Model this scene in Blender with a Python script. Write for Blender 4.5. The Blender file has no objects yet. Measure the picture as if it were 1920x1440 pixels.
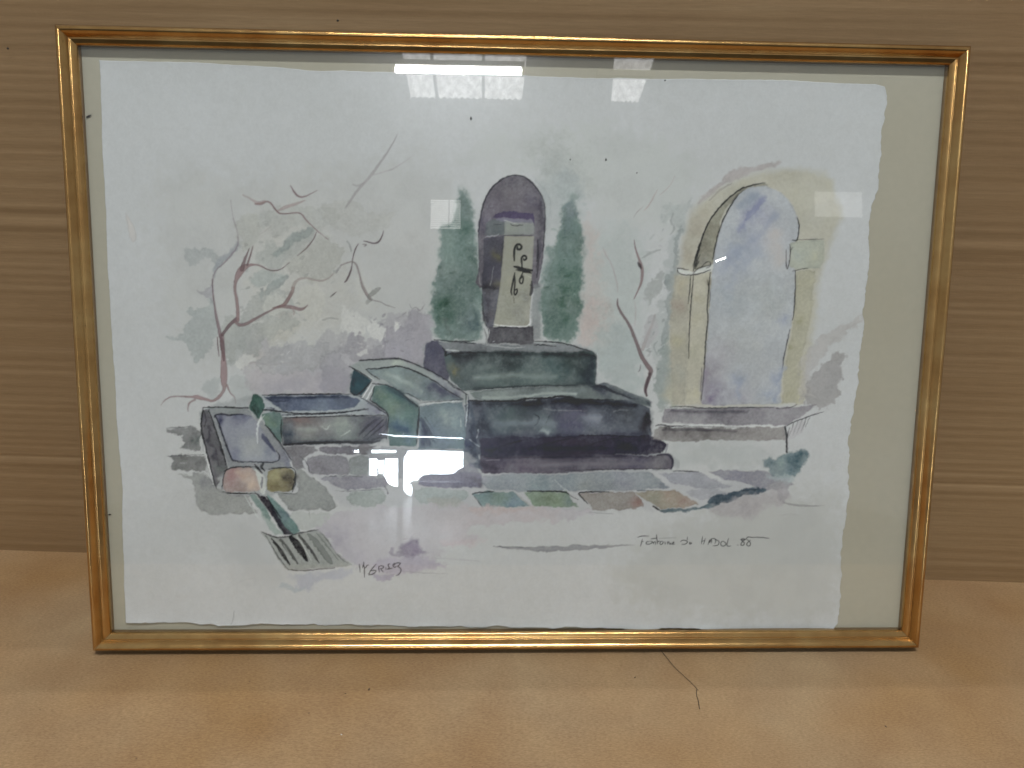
import bpy, bmesh, math, random
import numpy as np
from mathutils import Vector, Matrix, Euler

random.seed(3)
scene = bpy.context.scene
C = scene.collection

# ------------------------------------------------------------------ camera
cam_data = bpy.data.cameras.new('camera')
cam = bpy.data.objects.new('camera', cam_data)
C.objects.link(cam)
cam.location = (-0.0258, -0.5362, 0.4004)
cam.rotation_euler = [math.radians(v) for v in (70.425, -1.152, -1.848)]
cam_data.sensor_width = 36.0
cam_data.lens = 36.0 * 1554.0 / 1920.0
cam_data.clip_start = 0.01
cam_data.clip_end = 100.0
scene.camera = cam

# ------------------------------------------------------------------ air light of the hall
world = bpy.data.worlds.new('World')
scene.world = world
world.use_nodes = True
bg = world.node_tree.nodes['Background']
bg.inputs['Color'].default_value = (0.95, 0.975, 1.0, 1)
bg.inputs['Strength'].default_value = AMBIENT = 0.30
LAMP_POWER = 164.0          # radiance of the fluorescent diffusers
ROOF_POWER = 4.6           # daylit roof sheets
WINDOW_POWER = 36.0        # daylight in the far opening

vs = scene.view_settings
vs.view_transform = 'Standard'
vs.look = 'None'
vs.exposure = 0.0
vs.gamma = 1.0
vs.use_curve_mapping = False

# ------------------------------------------------------------------ helpers
def srgb(h):
    v = np.array([int(h[i:i + 2], 16) for i in (1, 3, 5)], np.float32) / 255
    return np.where(v <= .04045, v / 12.92, ((v + .055) / 1.055) ** 2.4).astype(np.float32)

def tag(o, label=None, cat=None, group=None, kind=None):
    for k, v in (('label', label), ('category', cat), ('group', group), ('kind', kind)):
        if v:
            o[k] = v
    return o

def link(name, me, mat=None, parent=None):
    o = bpy.data.objects.new(name, me)
    C.objects.link(o)
    if mat:
        me.materials.append(mat)
    o.parent = parent
    return o

def empty(name, loc=(0, 0, 0), rot=(0, 0, 0)):
    o = bpy.data.objects.new(name, None)
    C.objects.link(o)
    o.location = loc
    o.rotation_euler = rot
    o.empty_display_size = .05
    return o

def mesh(name, verts, faces, smooth=False):
    me = bpy.data.meshes.new(name)
    me.from_pydata([tuple(v) for v in verts], [], faces)
    me.update()
    if smooth:
        me.polygons.foreach_set('use_smooth', [True] * len(me.polygons))
    return me

def fast_mesh(name, co, quads, smooth=True):
    me = bpy.data.meshes.new(name)
    n = len(quads)
    me.vertices.add(len(co))
    me.vertices.foreach_set('co', np.ascontiguousarray(co, np.float32).ravel())
    me.loops.add(n * 4)
    me.loops.foreach_set('vertex_index', np.ascontiguousarray(quads, np.int32).ravel())
    me.polygons.add(n)
    me.polygons.foreach_set('loop_start', np.arange(0, n * 4, 4, dtype=np.int32))
    me.polygons.foreach_set('loop_total', np.full(n, 4, np.int32))
    me.polygons.foreach_set('use_smooth', np.full(n, smooth, bool))
    me.update(calc_edges=True)
    return me

def grid_quads(nu, nv):
    i = np.arange(nv - 1)[:, None] * nu + np.arange(nu - 1)[None]
    return np.stack([i, i + 1, i + nu + 1, i + nu], -1).reshape(-1, 4)

def box(name, a, b, mat, parent=None, bevel=0):
    bm = bmesh.new()
    bmesh.ops.create_cube(bm, size=1)
    for v in bm.verts:
        v.co = Vector([a[k] + (b[k] - a[k]) * (v.co[k] + .5) for k in range(3)])
    if bevel:
        bmesh.ops.bevel(bm, geom=bm.edges[:], offset=bevel, segments=2, affect='EDGES')
    me = bpy.data.meshes.new(name)
    bm.to_mesh(me)
    bm.free()
    return link(name, me, mat, parent)

class Nodes:
    def __init__(self, name):
        self.m = bpy.data.materials.new(name)
        self.m.use_nodes = True
        self.t = self.m.node_tree
        self.t.nodes.clear()
        self.out = self.t.nodes.new('ShaderNodeOutputMaterial')
    def add(self, kind, **kw):
        n = self.t.nodes.new(kind)
        for k, v in kw.items():
            if hasattr(n, k):
                setattr(n, k, v)
            else:
                n.inputs[k.replace('_', ' ')].default_value = v
        return n
    def wire(self, a, b):
        self.t.links.new(a, b)
    def coords(self, scale=(1, 1, 1)):
        tc = self.add('ShaderNodeTexCoord')
        mp = self.add('ShaderNodeMapping')
        mp.inputs['Scale'].default_value = scale
        self.wire(tc.outputs['Object'], mp.inputs['Vector'])
        return mp.outputs['Vector']
    def noise(self, vec, scale, detail=4, rough=.55):
        n = self.add('ShaderNodeTexNoise')
        n.inputs['Scale'].default_value = scale
        n.inputs['Detail'].default_value = detail
        n.inputs['Roughness'].default_value = rough
        self.wire(vec, n.inputs['Vector'])
        return n.outputs['Fac']
    def ramp(self, fac, stops):
        r = self.add('ShaderNodeValToRGB')
        e = r.color_ramp.elements
        while len(e) < len(stops):
            e.new(.5)
        for el, (p, c) in zip(e, stops):
            el.position = p
            el.color = (*c, 1) if len(c) == 3 else c
        self.wire(fac, r.inputs['Fac'])
        return r.outputs['Color']
    def mix(self, a, b, fac, mode='MIX'):
        n = self.add('ShaderNodeMix', data_type='RGBA', blend_type=mode)
        for s, v in ((n.inputs[0], fac), (n.inputs[6], a), (n.inputs[7], b)):
            if hasattr(v, 'links'):
                self.wire(v, s)
            elif isinstance(v, (int, float)):
                s.default_value = v
            else:
                s.default_value = (*v, 1)
        return n.outputs[2]
    def bump(self, h, strength, dist):
        b = self.add('ShaderNodeBump')
        b.inputs['Strength'].default_value = strength
        b.inputs['Distance'].default_value = dist
        self.wire(h, b.inputs['Height'])
        return b.outputs['Normal']
    def principled(self, col, rough=.6, metal=0, normal=None, spec=None):
        p = self.add('ShaderNodeBsdfPrincipled')
        for k, v in (('Base Color', col), ('Roughness', rough), ('Metallic', metal)):
            if hasattr(v, 'links'):
                self.wire(v, p.inputs[k])
            else:
                p.inputs[k].default_value = (*v, 1) if isinstance(v, tuple) else v
        if normal:
            self.wire(normal, p.inputs['Normal'])
        if spec is not None:
            p.inputs['Specular IOR Level'].default_value = spec
        self.wire(p.outputs[0], self.out.inputs['Surface'])
        return self.m

def plain(name, col, rough=.6, metal=0):
    return Nodes(name).principled(tuple(col), rough, metal)

def emitter(name, col, power):
    n = Nodes(name)
    e = n.add('ShaderNodeEmission')
    e.inputs['Color'].default_value = (*col, 1)
    e.inputs['Strength'].default_value = power
    n.wire(e.outputs[0], n.out.inputs['Surface'])
    return n.m

# ------------------------------------------------------------------ materials
def kraft_material():
    n = Nodes('kraft_paper')
    v = n.coords()
    big = n.noise(v, 7, 3, .5)
    col = n.ramp(big, [(.32, (.360, .212, .090)), (.5, (.396, .254, .130)), (.68, (.415, .288, .162))])
    tint = n.noise(v, 19, 4, .6)
    col = n.mix(col, n.ramp(tint, [(.3, (.80, .74, .70)), (.7, (1.12, 1.14, 1.12))]), .55, 'MULTIPLY')
    fib = n.noise(n.coords((1, 2.6, 1)), 420, 3, .7)
    col = n.mix(col, n.ramp(fib, [(.32, (.66, .64, .62)), (.68, (1.30, 1.31, 1.33))]), .6, 'MULTIPLY')
    speck = n.noise(v, 210, 2, .5)
    col = n.mix(col, (.10, .062, .035), n.ramp(speck, [(.735, (0, 0, 0)), (.80, (.6, .6, .6))]))
    nor = n.bump(n.noise(v, 300, 4, .65), .22, .0008)
    return n.principled(col, .72, 0, nor, .28)

def cardboard_material():
    n = Nodes('corrugated_cardboard')
    v = n.coords((.5, 1, 30))
    streak = n.noise(v, 5, 5, .62)
    col = n.ramp(streak, [(.28, (.236, .148, .070)), (.5, (.270, .175, .087)), (.72, (.318, .214, .112))])
    blot = n.noise(n.coords(), 4, 3, .5)
    col = n.mix(col, n.ramp(blot, [(.3, (.86, .82, .78)), (.7, (1.08, 1.10, 1.10))]), .7, 'MULTIPLY')
    fine = n.noise(n.coords((.25, 1, 4)), 260, 3, .65)
    col = n.mix(col, n.ramp(fine, [(.3, (.84, .83, .82)), (.7, (1.14, 1.14, 1.15))]), .5, 'MULTIPLY')
    nor = n.bump(n.noise(n.coords(), 500, 3, .6), .12, .0005)
    return n.principled(col, .66, 0, nor, .3)

def gold_material():
    n = Nodes('worn_gold_leaf')
    v = n.coords()
    n1 = n.noise(v, 38, 5, .65)
    col = n.ramp(n1, [(.30, (.45, .245, .085)), (.5, (.55, .330, .125)), (.70, (.62, .41, .17))])
    pit = n.noise(v, 900, 2, .5)
    spots = n.ramp(pit, [(.68, (0, 0, 0)), (.73, (1, 1, 1))])
    zone = n.ramp(n.noise(v, 21, 2, .5), [(.46, (0, 0, 0)), (.60, (1, 1, 1))])
    wear = n.mix((0, 0, 0), spots, zone)
    col = n.mix(col, (.085, .035, .016), wear)
    rough = n.ramp(n.noise(v, 90, 4, .6), [(.3, (.17, .17, .17)), (.7, (.25, .25, .25))])
    return n.principled(col, rough, 1.0)

def paper_material():
    n = Nodes('watercolour_paper')
    a = n.add('ShaderNodeVertexColor', layer_name='paint')
    nor = n.bump(n.noise(n.coords(), 650, 4, .7), .30, .0004)
    return n.principled(a.outputs['Color'], .9, 0, nor, .15)

def mat_board_material():
    n = Nodes('cream_mount_board')
    v = n.coords()
    col = n.ramp(n.noise(v, 6, 3, .5), [(.3, (.51, .47, .36)), (.7, (.55, .515, .41))])
    col = n.mix(col, n.ramp(n.noise(v, 160, 3, .6), [(.3, (.96, .96, .96)), (.7, (1.03, 1.03, 1.03))]), .6, 'MULTIPLY')
    return n.principled(col, .85, 0, None, .2)

def glass_material():
    n = Nodes('picture_glass')
    tr = n.add('ShaderNodeBsdfTransparent')
    tr.inputs['Color'].default_value = (.985, .992, .988, 1)
    gl = n.add('ShaderNodeBsdfGlossy')
    gl.inputs['Roughness'].default_value = .012
    lw = n.add('ShaderNodeLayerWeight')            # Schlick reflectance of one glass face
    lw.inputs['Blend'].default_value = .5
    p5 = n.add('ShaderNodeMath', operation='POWER')
    p5.inputs[1].default_value = 5.0
    fr = n.add('ShaderNodeMath', operation='MULTIPLY_ADD')
    fr.inputs[1].default_value = .957
    fr.inputs[2].default_value = .043
    n.wire(lw.outputs['Facing'], p5.inputs[0])
    n.wire(p5.outputs[0], fr.inputs[0])
    mx = n.add('ShaderNodeMixShader')
    n.wire(fr.outputs[0], mx.inputs[0])
    n.wire(tr.outputs[0], mx.inputs[1])
    n.wire(gl.outputs[0], mx.inputs[2])
    film = n.add('ShaderNodeBsdfGlossy')          # a thin film of dust and grease scatters bright reflections
    film.inputs['Roughness'].default_value = .20
    film.inputs['Color'].default_value = (.93, .96, 1.0, 1)
    dusty = n.add('ShaderNodeMixShader')
    smear = n.noise(n.coords((1, 1, .6)), 5, 3, .5)
    amount = n.add('ShaderNodeMapRange')
    amount.inputs['From Min'].default_value = .3
    amount.inputs['From Max'].default_value = .7
    amount.inputs['To Min'].default_value = .006
    amount.inputs['To Max'].default_value = .013
    n.wire(smear, amount.inputs['Value'])
    n.wire(amount.outputs[0], dusty.inputs[0])
    n.wire(mx.outputs[0], dusty.inputs[1])
    n.wire(film.outputs[0], dusty.inputs[2])
    n.wire(dusty.outputs[0], n.out.inputs['Surface'])
    return n.m

M_KRAFT, M_CARD, M_GOLD = kraft_material(), cardboard_material(), gold_material()
M_PAPER, M_MOUNT, M_GLASS = paper_material(), mat_board_material(), glass_material()
M_WOOD = plain('raw_back_wood', (.20, .11, .05), .8)
M_SPECK = plain('dark_speck', (.02, .014, .012), .6)
M_HAIR = plain('dark_fibre', (.045, .028, .022), .5)
M_CRUMB = plain('brown_crumb', (.10, .06, .035), .8)
M_GLINT = plain('white_glint', (.75, .74, .70), .8)  # plain white standing in for a glint on the table

# ------------------------------------------------------------------ the surface and the backdrop
def build_table():
    nu, nv = 90, 60
    u, w = np.meshgrid(np.linspace(-.75, .75, nu), np.linspace(-.42, .16, nv))
    z = (.0004 * np.sin(7 * u + 3 * w) + .0003 * np.sin(17 * w - 5 * u)) * np.clip((-w - .02) * 20, 0, 1) - .0002
    co = np.stack([u, w, z], -1).reshape(-1, 3)
    o = link('table_surface', fast_mesh('table_surface', co, grid_quads(nu, nv)), M_KRAFT)
    tag(o, 'brown kraft paper covered table top under the leaning picture', None, None, 'structure')

def build_wall():
    rng = np.random.RandomState(11)
    nz, nx = 420, 24
    zs = np.linspace(-.005, .492, nz)
    ph, prof = 0.0, []
    amp = np.interp(zs, np.linspace(-.01, .71, 60), rng.rand(60) * .00010 + .00003)
    slow = np.interp(zs, np.linspace(-.01, .71, 26), rng.randn(26) * .00022)
    for i, z in enumerate(zs):
        ph += (zs[1] - zs[0]) / (.0074 + .0012 * math.sin(z * 41)) * 2 * math.pi
        y = amp[i] * math.sin(ph) + slow[i]
        for zc, d, wd in ((.300, .0007, .0030), (.2925, -.0006, .004), (.0935, .0011, .0014), (.088, -.0008, .005), (.418, .0004, .005)):
            y += d * math.exp(-((z - zc) / wd) ** 2)
        prof.append(y)
    xs = np.linspace(-.85, .85, nx)
    X, Z = np.meshgrid(xs, zs)
    Y = np.array(prof)[:, None] + .0012 * np.sin(2.3 * X + 4 * Z)
    co = np.stack([X, Y, Z], -1).reshape(-1, 3)
    o = link('wall', fast_mesh('wall', co, grid_quads(nx, nz)), M_CARD)
    o.location = (0, .1050, 0)
    o.rotation_euler = (0, 0, math.radians(-3.515))
    tag(o, 'brown corrugated cardboard sheet standing behind the picture', None, None, 'structure')

# ------------------------------------------------------------------ framed picture
HW, FH = .311, .441            # half width and height of the frame
BACK = .020                    # depth of the moulding
PROFILE = [(0, -.0128), (0, -.0074), (.0003, -.0067), (.0010, -.0061), (.0022, -.0055), (.0034, -.0050), (.0042, -.0047), (.00445, -.0049),
           (.0047, -.0044), (.0053, -.0034), (.0060, -.0024), (.0068, -.0014), (.0077, -.0006), (.0086, -.0001), (.0094, 0), (.0102, -.0003), (.0110, -.0011),
           (.0117, -.0024), (.0121, -.0040), (.0124, -.0060), (.0125, -.0085), (.0125, -.0200), (.0030, -.0200), (.0030, -.0128)]
RAIL = .0125
tilt = math.radians(-11.5)
picture = empty('framed_picture', (0, 0, 0), (tilt, 0, 0))
tag(picture, 'watercolour of a stone fountain behind glass in a thin worn gold frame', 'picture')
# children use x across, -y towards the viewer, z up the frame; depth 0 is the front ridge
def P(x, up, depth):
    return (x, -(depth + BACK), up)

def build_rail(length, place, seed):
    rng = np.random.RandomState(seed)
    n = 72
    verts, faces = [], []
    k = len(PROFILE)
    tt = np.linspace(0, 1, n + 1)
    wob = .00012 * np.sin(tt * 5 + rng.rand() * 6) + .00005 * np.sin(tt * 13 + rng.rand() * 6)
    wob *= np.sin(tt * math.pi)
    gap = .00012
    for i in range(n + 1):
        t = i / n
        for (u, d) in PROFILE:
            a = (RAIL - u) + gap                # mitre: the outer edge is longest
            s = -length / 2 + a + (length - 2 * a) * t
            inward = RAIL - u + wob[i]
            verts.append(place(s, inward, d + wob[i] * .6))
    for i in range(n):
        for j in range(k):
            a, b = i * k + j, i * k + (j + 1) % k
            faces.append((a, b, b + k, a + k))
    base = len(verts)                           # end caps on vertices of their own keep the mitre crisp
    verts += verts[:k] + verts[n * k:(n + 1) * k]
    faces.append(tuple(base + j for j in range(k - 1, -1, -1)))
    faces.append(tuple(base + k + j for j in range(k)))
    me = mesh('rail', verts, faces, True)
    bm = bmesh.new()
    bm.from_mesh(me)
    bmesh.ops.recalc_face_normals(bm, faces=bm.faces[:])
    bm.to_mesh(me)
    bm.free()
    for p in me.polygons:
        if len(p.vertices) > 4:
            p.use_smooth = False
    o = link('rail', me, M_GOLD, picture)
    return o

def build_frame():
    r = build_rail(2 * HW, lambda s, q, d: P(s, FH - q, d), 1)
    tag(r, 'top gold rail with a long bright highlight')
    r = build_rail(2 * HW, lambda s, q, d: P(s, q, d), 2)
    tag(r, 'bottom gold rail resting on the kraft paper')
    tag(build_rail(FH, lambda s, q, d: P(-HW + q, FH / 2 + s, d), 3), 'left gold rail with reddish outer side')
    tag(build_rail(FH, lambda s, q, d: P(HW - q, FH / 2 + s, d), 4), 'right gold rail speckled with dark wear')
    i = RAIL - .0025
    a, b = P(-HW + i, i, -.0096), P(HW - i, FH - i, -.0078)
    box('glass_pane', [min(p) for p in zip(a, b)], [max(p) for p in zip(a, b)], M_GLASS, picture)
    a, b = P(-HW + i, i, -.0165), P(HW - i, FH - i, -.0130)
    box('mount_board', [min(p) for p in zip(a, b)], [max(p) for p in zip(a, b)], M_MOUNT, picture)
    a, b = P(-HW + .006, .006, -.0190), P(HW - .006, FH - .006, -.0168)
    box('back_board', [min(p) for p in zip(a, b)], [max(p) for p in zip(a, b)], M_WOOD, picture)

# ------------------------------------------------------------------ the watercolour on its sheet
SHEET = '#afb0b0'              # tone of the bare paper
UNIT = 2.78                    # drawing units per millimetre of sheet
class Watercolour:
    """Lays transparent washes and brush / pen strokes on a paper raster (linear RGB)."""
    def __init__(self, x0, y0, x1, y1, step, paper, seed=7):
        self.x0, self.y0, self.step = x0, y0, step
        self.w = int((x1 - x0) / step) + 1
        self.h = int((y1 - y0) / step) + 1
        self.rng = np.random.RandomState(seed)
        self.nx = self.fbm(16) ; self.ny = self.fbm(16)
        self.fx = self.fbm(5, 2) ; self.fy = self.fbm(5, 2)
        self.lo = self.fbm(38, 4)
        self.mid = self.fbm(14, 3)
        self.gr = self.fbm(3.2, 2)
        b = self.fbm(46, 4)                       # wet blooms: plateaus with soft borders
        self.bleed = np.tanh(2.6 * b) * .8 + .35 * self.mid
        self.img = np.empty((self.h, self.w, 3), np.float32)
        self.img[:] = srgb(paper)
        tone = (0.022 * self.fbm(170, 2) + 0.012 * self.mid)[..., None]
        self.img *= 1 + tone * np.array([1.0, 1.0, 1.15], np.float32) + 0.02 * self.gr[..., None]

    @staticmethod
    def pigment(h, keep=.64):
        c = srgb(h)
        if c.mean() < .13:                        # the deep stone tones stay more colourful
            keep += .22
        elif c.mean() > .25:
            keep -= .08
        return c.mean() + (c - c.mean()) * keep

    def noise(self, cell):
        c = max(cell / self.step, 1.0)
        gw, gh = int(self.w / c) + 3, int(self.h / c) + 3
        g = self.rng.rand(gh, gw).astype(np.float32) * 2 - 1
        xs = np.arange(self.w, dtype=np.float32) / c
        ys = np.arange(self.h, dtype=np.float32) / c
        xi, yi = xs.astype(int), ys.astype(int)
        fx, fy = xs - xi, ys - yi
        fx = fx * fx * (3 - 2 * fx) ; fy = fy * fy * (3 - 2 * fy)
        a = g[yi][:, xi] * (1 - fx) + g[yi][:, xi + 1] * fx
        b = g[yi + 1][:, xi] * (1 - fx) + g[yi + 1][:, xi + 1] * fx
        return a * (1 - fy)[:, None] + b * fy[:, None]

    def fbm(self, cell, octaves=3):
        out, amp = 0, 1.0
        for _ in range(octaves):
            out = out + amp * self.noise(cell)
            cell *= 0.5 ; amp *= 0.55
        return out

    def window(self, pts, pad):
        a = np.asarray(pts)
        i0 = max(int((a[:, 0].min() - pad - self.x0) / self.step), 0)
        i1 = min(int((a[:, 0].max() + pad - self.x0) / self.step) + 1, self.w)
        j0 = max(int((a[:, 1].min() - pad - self.y0) / self.step), 0)
        j1 = min(int((a[:, 1].max() + pad - self.y0) / self.step) + 1, self.h)
        if i1 <= i0 or j1 <= j0:
            return None
        s = (slice(j0, j1), slice(i0, i1))
        X, Y = np.meshgrid(self.x0 + np.arange(i0, i1, dtype=np.float32) * self.step,
                           self.y0 + np.arange(j0, j1, dtype=np.float32) * self.step)
        return s, X, Y

    @staticmethod
    def spline(p, closed, n):
        p = [np.array(q, float) for q in p]
        m = len(p) ; out = []
        for i in range(m if closed else m - 1):
            a = p[(i - 1) % m] if closed or i else p[0]
            b, c = p[i], p[(i + 1) % m]
            d = p[(i + 2) % m] if closed or i + 2 < m else p[-1]
            for k in range(n):
                t = k / n
                out.append(.5 * (2 * b + (c - a) * t + (2 * a - 5 * b + 4 * c - d) * t * t + (3 * b - a - 3 * c + d) * t ** 3))
        if not closed:
            out.append(p[-1])
        return np.array(out)

    def wash(self, col, alpha, soft, rag, edge, smooth, pts, spots):
        win = self.window(pts, soft + rag + 4)
        if win is None:
            return
        s, X, Y = win
        poly = self.spline(pts, True, 3) if smooth else np.array(pts, float)
        X0, Y0 = X, Y
        X = X + rag * (.75 * self.nx[s] + .4 * self.fx[s])
        Y = Y + rag * (.75 * self.ny[s] + .4 * self.fy[s])
        inside = np.zeros(X.shape, bool) ; dist = np.full(X.shape, 1e9, np.float32)
        m = len(poly)
        for i in range(m):
            ax, ay = poly[i] ; bx, by = poly[(i + 1) % m]
            dx, dy = bx - ax, by - ay
            t = np.clip(((X - ax) * dx + (Y - ay) * dy) / (dx * dx + dy * dy + 1e-9), 0, 1)
            dist = np.minimum(dist, (X - ax - t * dx) ** 2 + (Y - ay - t * dy) ** 2)
            if dy:
                inside ^= ((ay > Y) != (by > Y)) & (X < dx * (Y - ay) / dy + ax)
        d = np.sqrt(dist) ; d[~inside] *= -1
        soft = max(soft, .9)
        q = np.clip((d + soft) / (2 * soft), 0, 1)
        mask = q * q * (3 - 2 * q)
        c = np.empty(X.shape + (3,), np.float32) ; c[:] = self.pigment(col)
        for x, y, r, sc, sa in spots:
            g = np.exp(-(((X0 + 7 * self.nx[s] - x) ** 2 + (Y0 + 5 * self.ny[s] - y) ** 2) / (2 * (.80 * r) ** 2)))
            g = np.clip(g * sa * (1 + .35 * self.mid[s]), 0, 1)[..., None]
            c += (self.pigment(sc) - c) * g
        vary = 1 + .09 * self.lo[s] + .05 * self.mid[s] + .06 * self.gr[s]
        c *= (1 - (.045 if srgb(col).mean() > .25 else .10) * self.bleed[s] - .05 * self.gr[s])[..., None]
        rim = np.exp(-((d - 1.2) / 1.7) ** 2) * edge * np.clip(.7 + .9 * self.mid[s], 0, 1.4)
        c *= (1 - .34 * rim)[..., None]
        a = np.clip(alpha * mask * vary, 0, 1)[..., None]
        self.img[s] += (c - self.img[s]) * a

    def stroke(self, col, alpha, rough, width, pts):
        n = len(pts) ; q = []
        if rough >= .25 and srgb(col).mean() < .05:          # pen lines of the drawing
            width *= 1.35 ; alpha = min(1, alpha * 1.12)
        for i, p in enumerate(pts):
            w = p[2] if len(p) > 2 else width * (.55 if i in (0, n - 1) else 1)
            q.append((p[0], p[1], w))
        line = self.spline(q, False, 5) if n > 2 else np.array(q, float)
        win = self.window(line, max(p[2] for p in q) + 4)
        if win is None:
            return
        s, X, Y = win
        X = X + .8 * self.fx[s] * min(1, rough * 2.5) ; Y = Y + .8 * self.fy[s] * min(1, rough * 2.5)
        best = np.full(X.shape, -1e9, np.float32)
        for (ax, ay, aw), (bx, by, bw) in zip(line[:-1], line[1:]):
            dx, dy = bx - ax, by - ay
            t = np.clip(((X - ax) * dx + (Y - ay) * dy) / (dx * dx + dy * dy + 1e-9), 0, 1)
            r = (aw + (bw - aw) * t) * .5
            best = np.maximum(best, r - np.hypot(X - ax - t * dx, Y - ay - t * dy))
        wmax = max(p[2] for p in q)
        best += rough * (.22 * wmax * self.fx[s] + .8 * self.mid[s])
        aa = max(.75, self.step * .55)
        mask = np.clip((best + aa) / (2 * aa), 0, 1)
        a = alpha * mask * np.clip(1 - rough * (.55 * self.mid[s] + .5 * self.gr[s] + .12), 0, 1)
        rim = np.exp(-((best - .6) / 1.1) ** 2) * (.22 if wmax > 3.5 else 0)
        c = self.pigment(col) * (1 - rim - .08 * self.mid[s])[..., None]
        a = np.clip(a, 0, 1)[..., None]
        self.img[s] += (c - self.img[s]) * a

    def wet(self, col, alpha, width, pts):
        line = self.spline([p[:2] for p in pts], False, 4) if len(pts) > 2 else np.array([p[:2] for p in pts], float)
        win = self.window(line, width * 1.3 + 8)
        if win is None:
            return
        s, X, Y = win
        X = X + 5 * self.nx[s] + 1.5 * self.fx[s] ; Y = Y + .16 * width * (self.ny[s] + .5 * self.fy[s])
        d2 = np.full(X.shape, 1e9, np.float32)
        for (ax, ay), (bx, by) in zip(line[:-1], line[1:]):
            dx, dy = bx - ax, by - ay
            t = np.clip(((X - ax) * dx + (Y - ay) * dy) / (dx * dx + dy * dy + 1e-9), 0, 1)
            d2 = np.minimum(d2, (X - ax - t * dx) ** 2 + (Y - ay - t * dy) ** 2)
        a = np.clip(alpha * np.exp(-d2 / (2 * (.36 * width) ** 2)) * (1 + .45 * self.lo[s] + .25 * self.mid[s] + .1 * self.gr[s]), 0, 1)[..., None]
        self.img[s] += (self.pigment(col) - self.img[s]) * a

    def run(self, text):
        num = lambda tok: [v if v[0] == '#' else float(v) for v in tok.split(',')]
        for ln in text.splitlines():
            if not ln or ln[0] not in 'wsb':
                continue
            part = ln.split(':')
            head = part[0].split()
            pts = [num(t) for t in part[1].split()]
            v = [float(t) for t in head[2:]]
            if head[0] == 'w':
                sp = [num(t) for t in part[2].split()] if len(part) > 2 else []
                self.wash(head[1], v[0], v[1], v[2], v[3], v[4], pts, sp)
            elif head[0] == 'b':
                self.wet(head[1], v[0], v[1], pts)
            else:
                self.stroke(head[1], v[0], v[1], v[2], pts)
        return self.img

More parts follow.
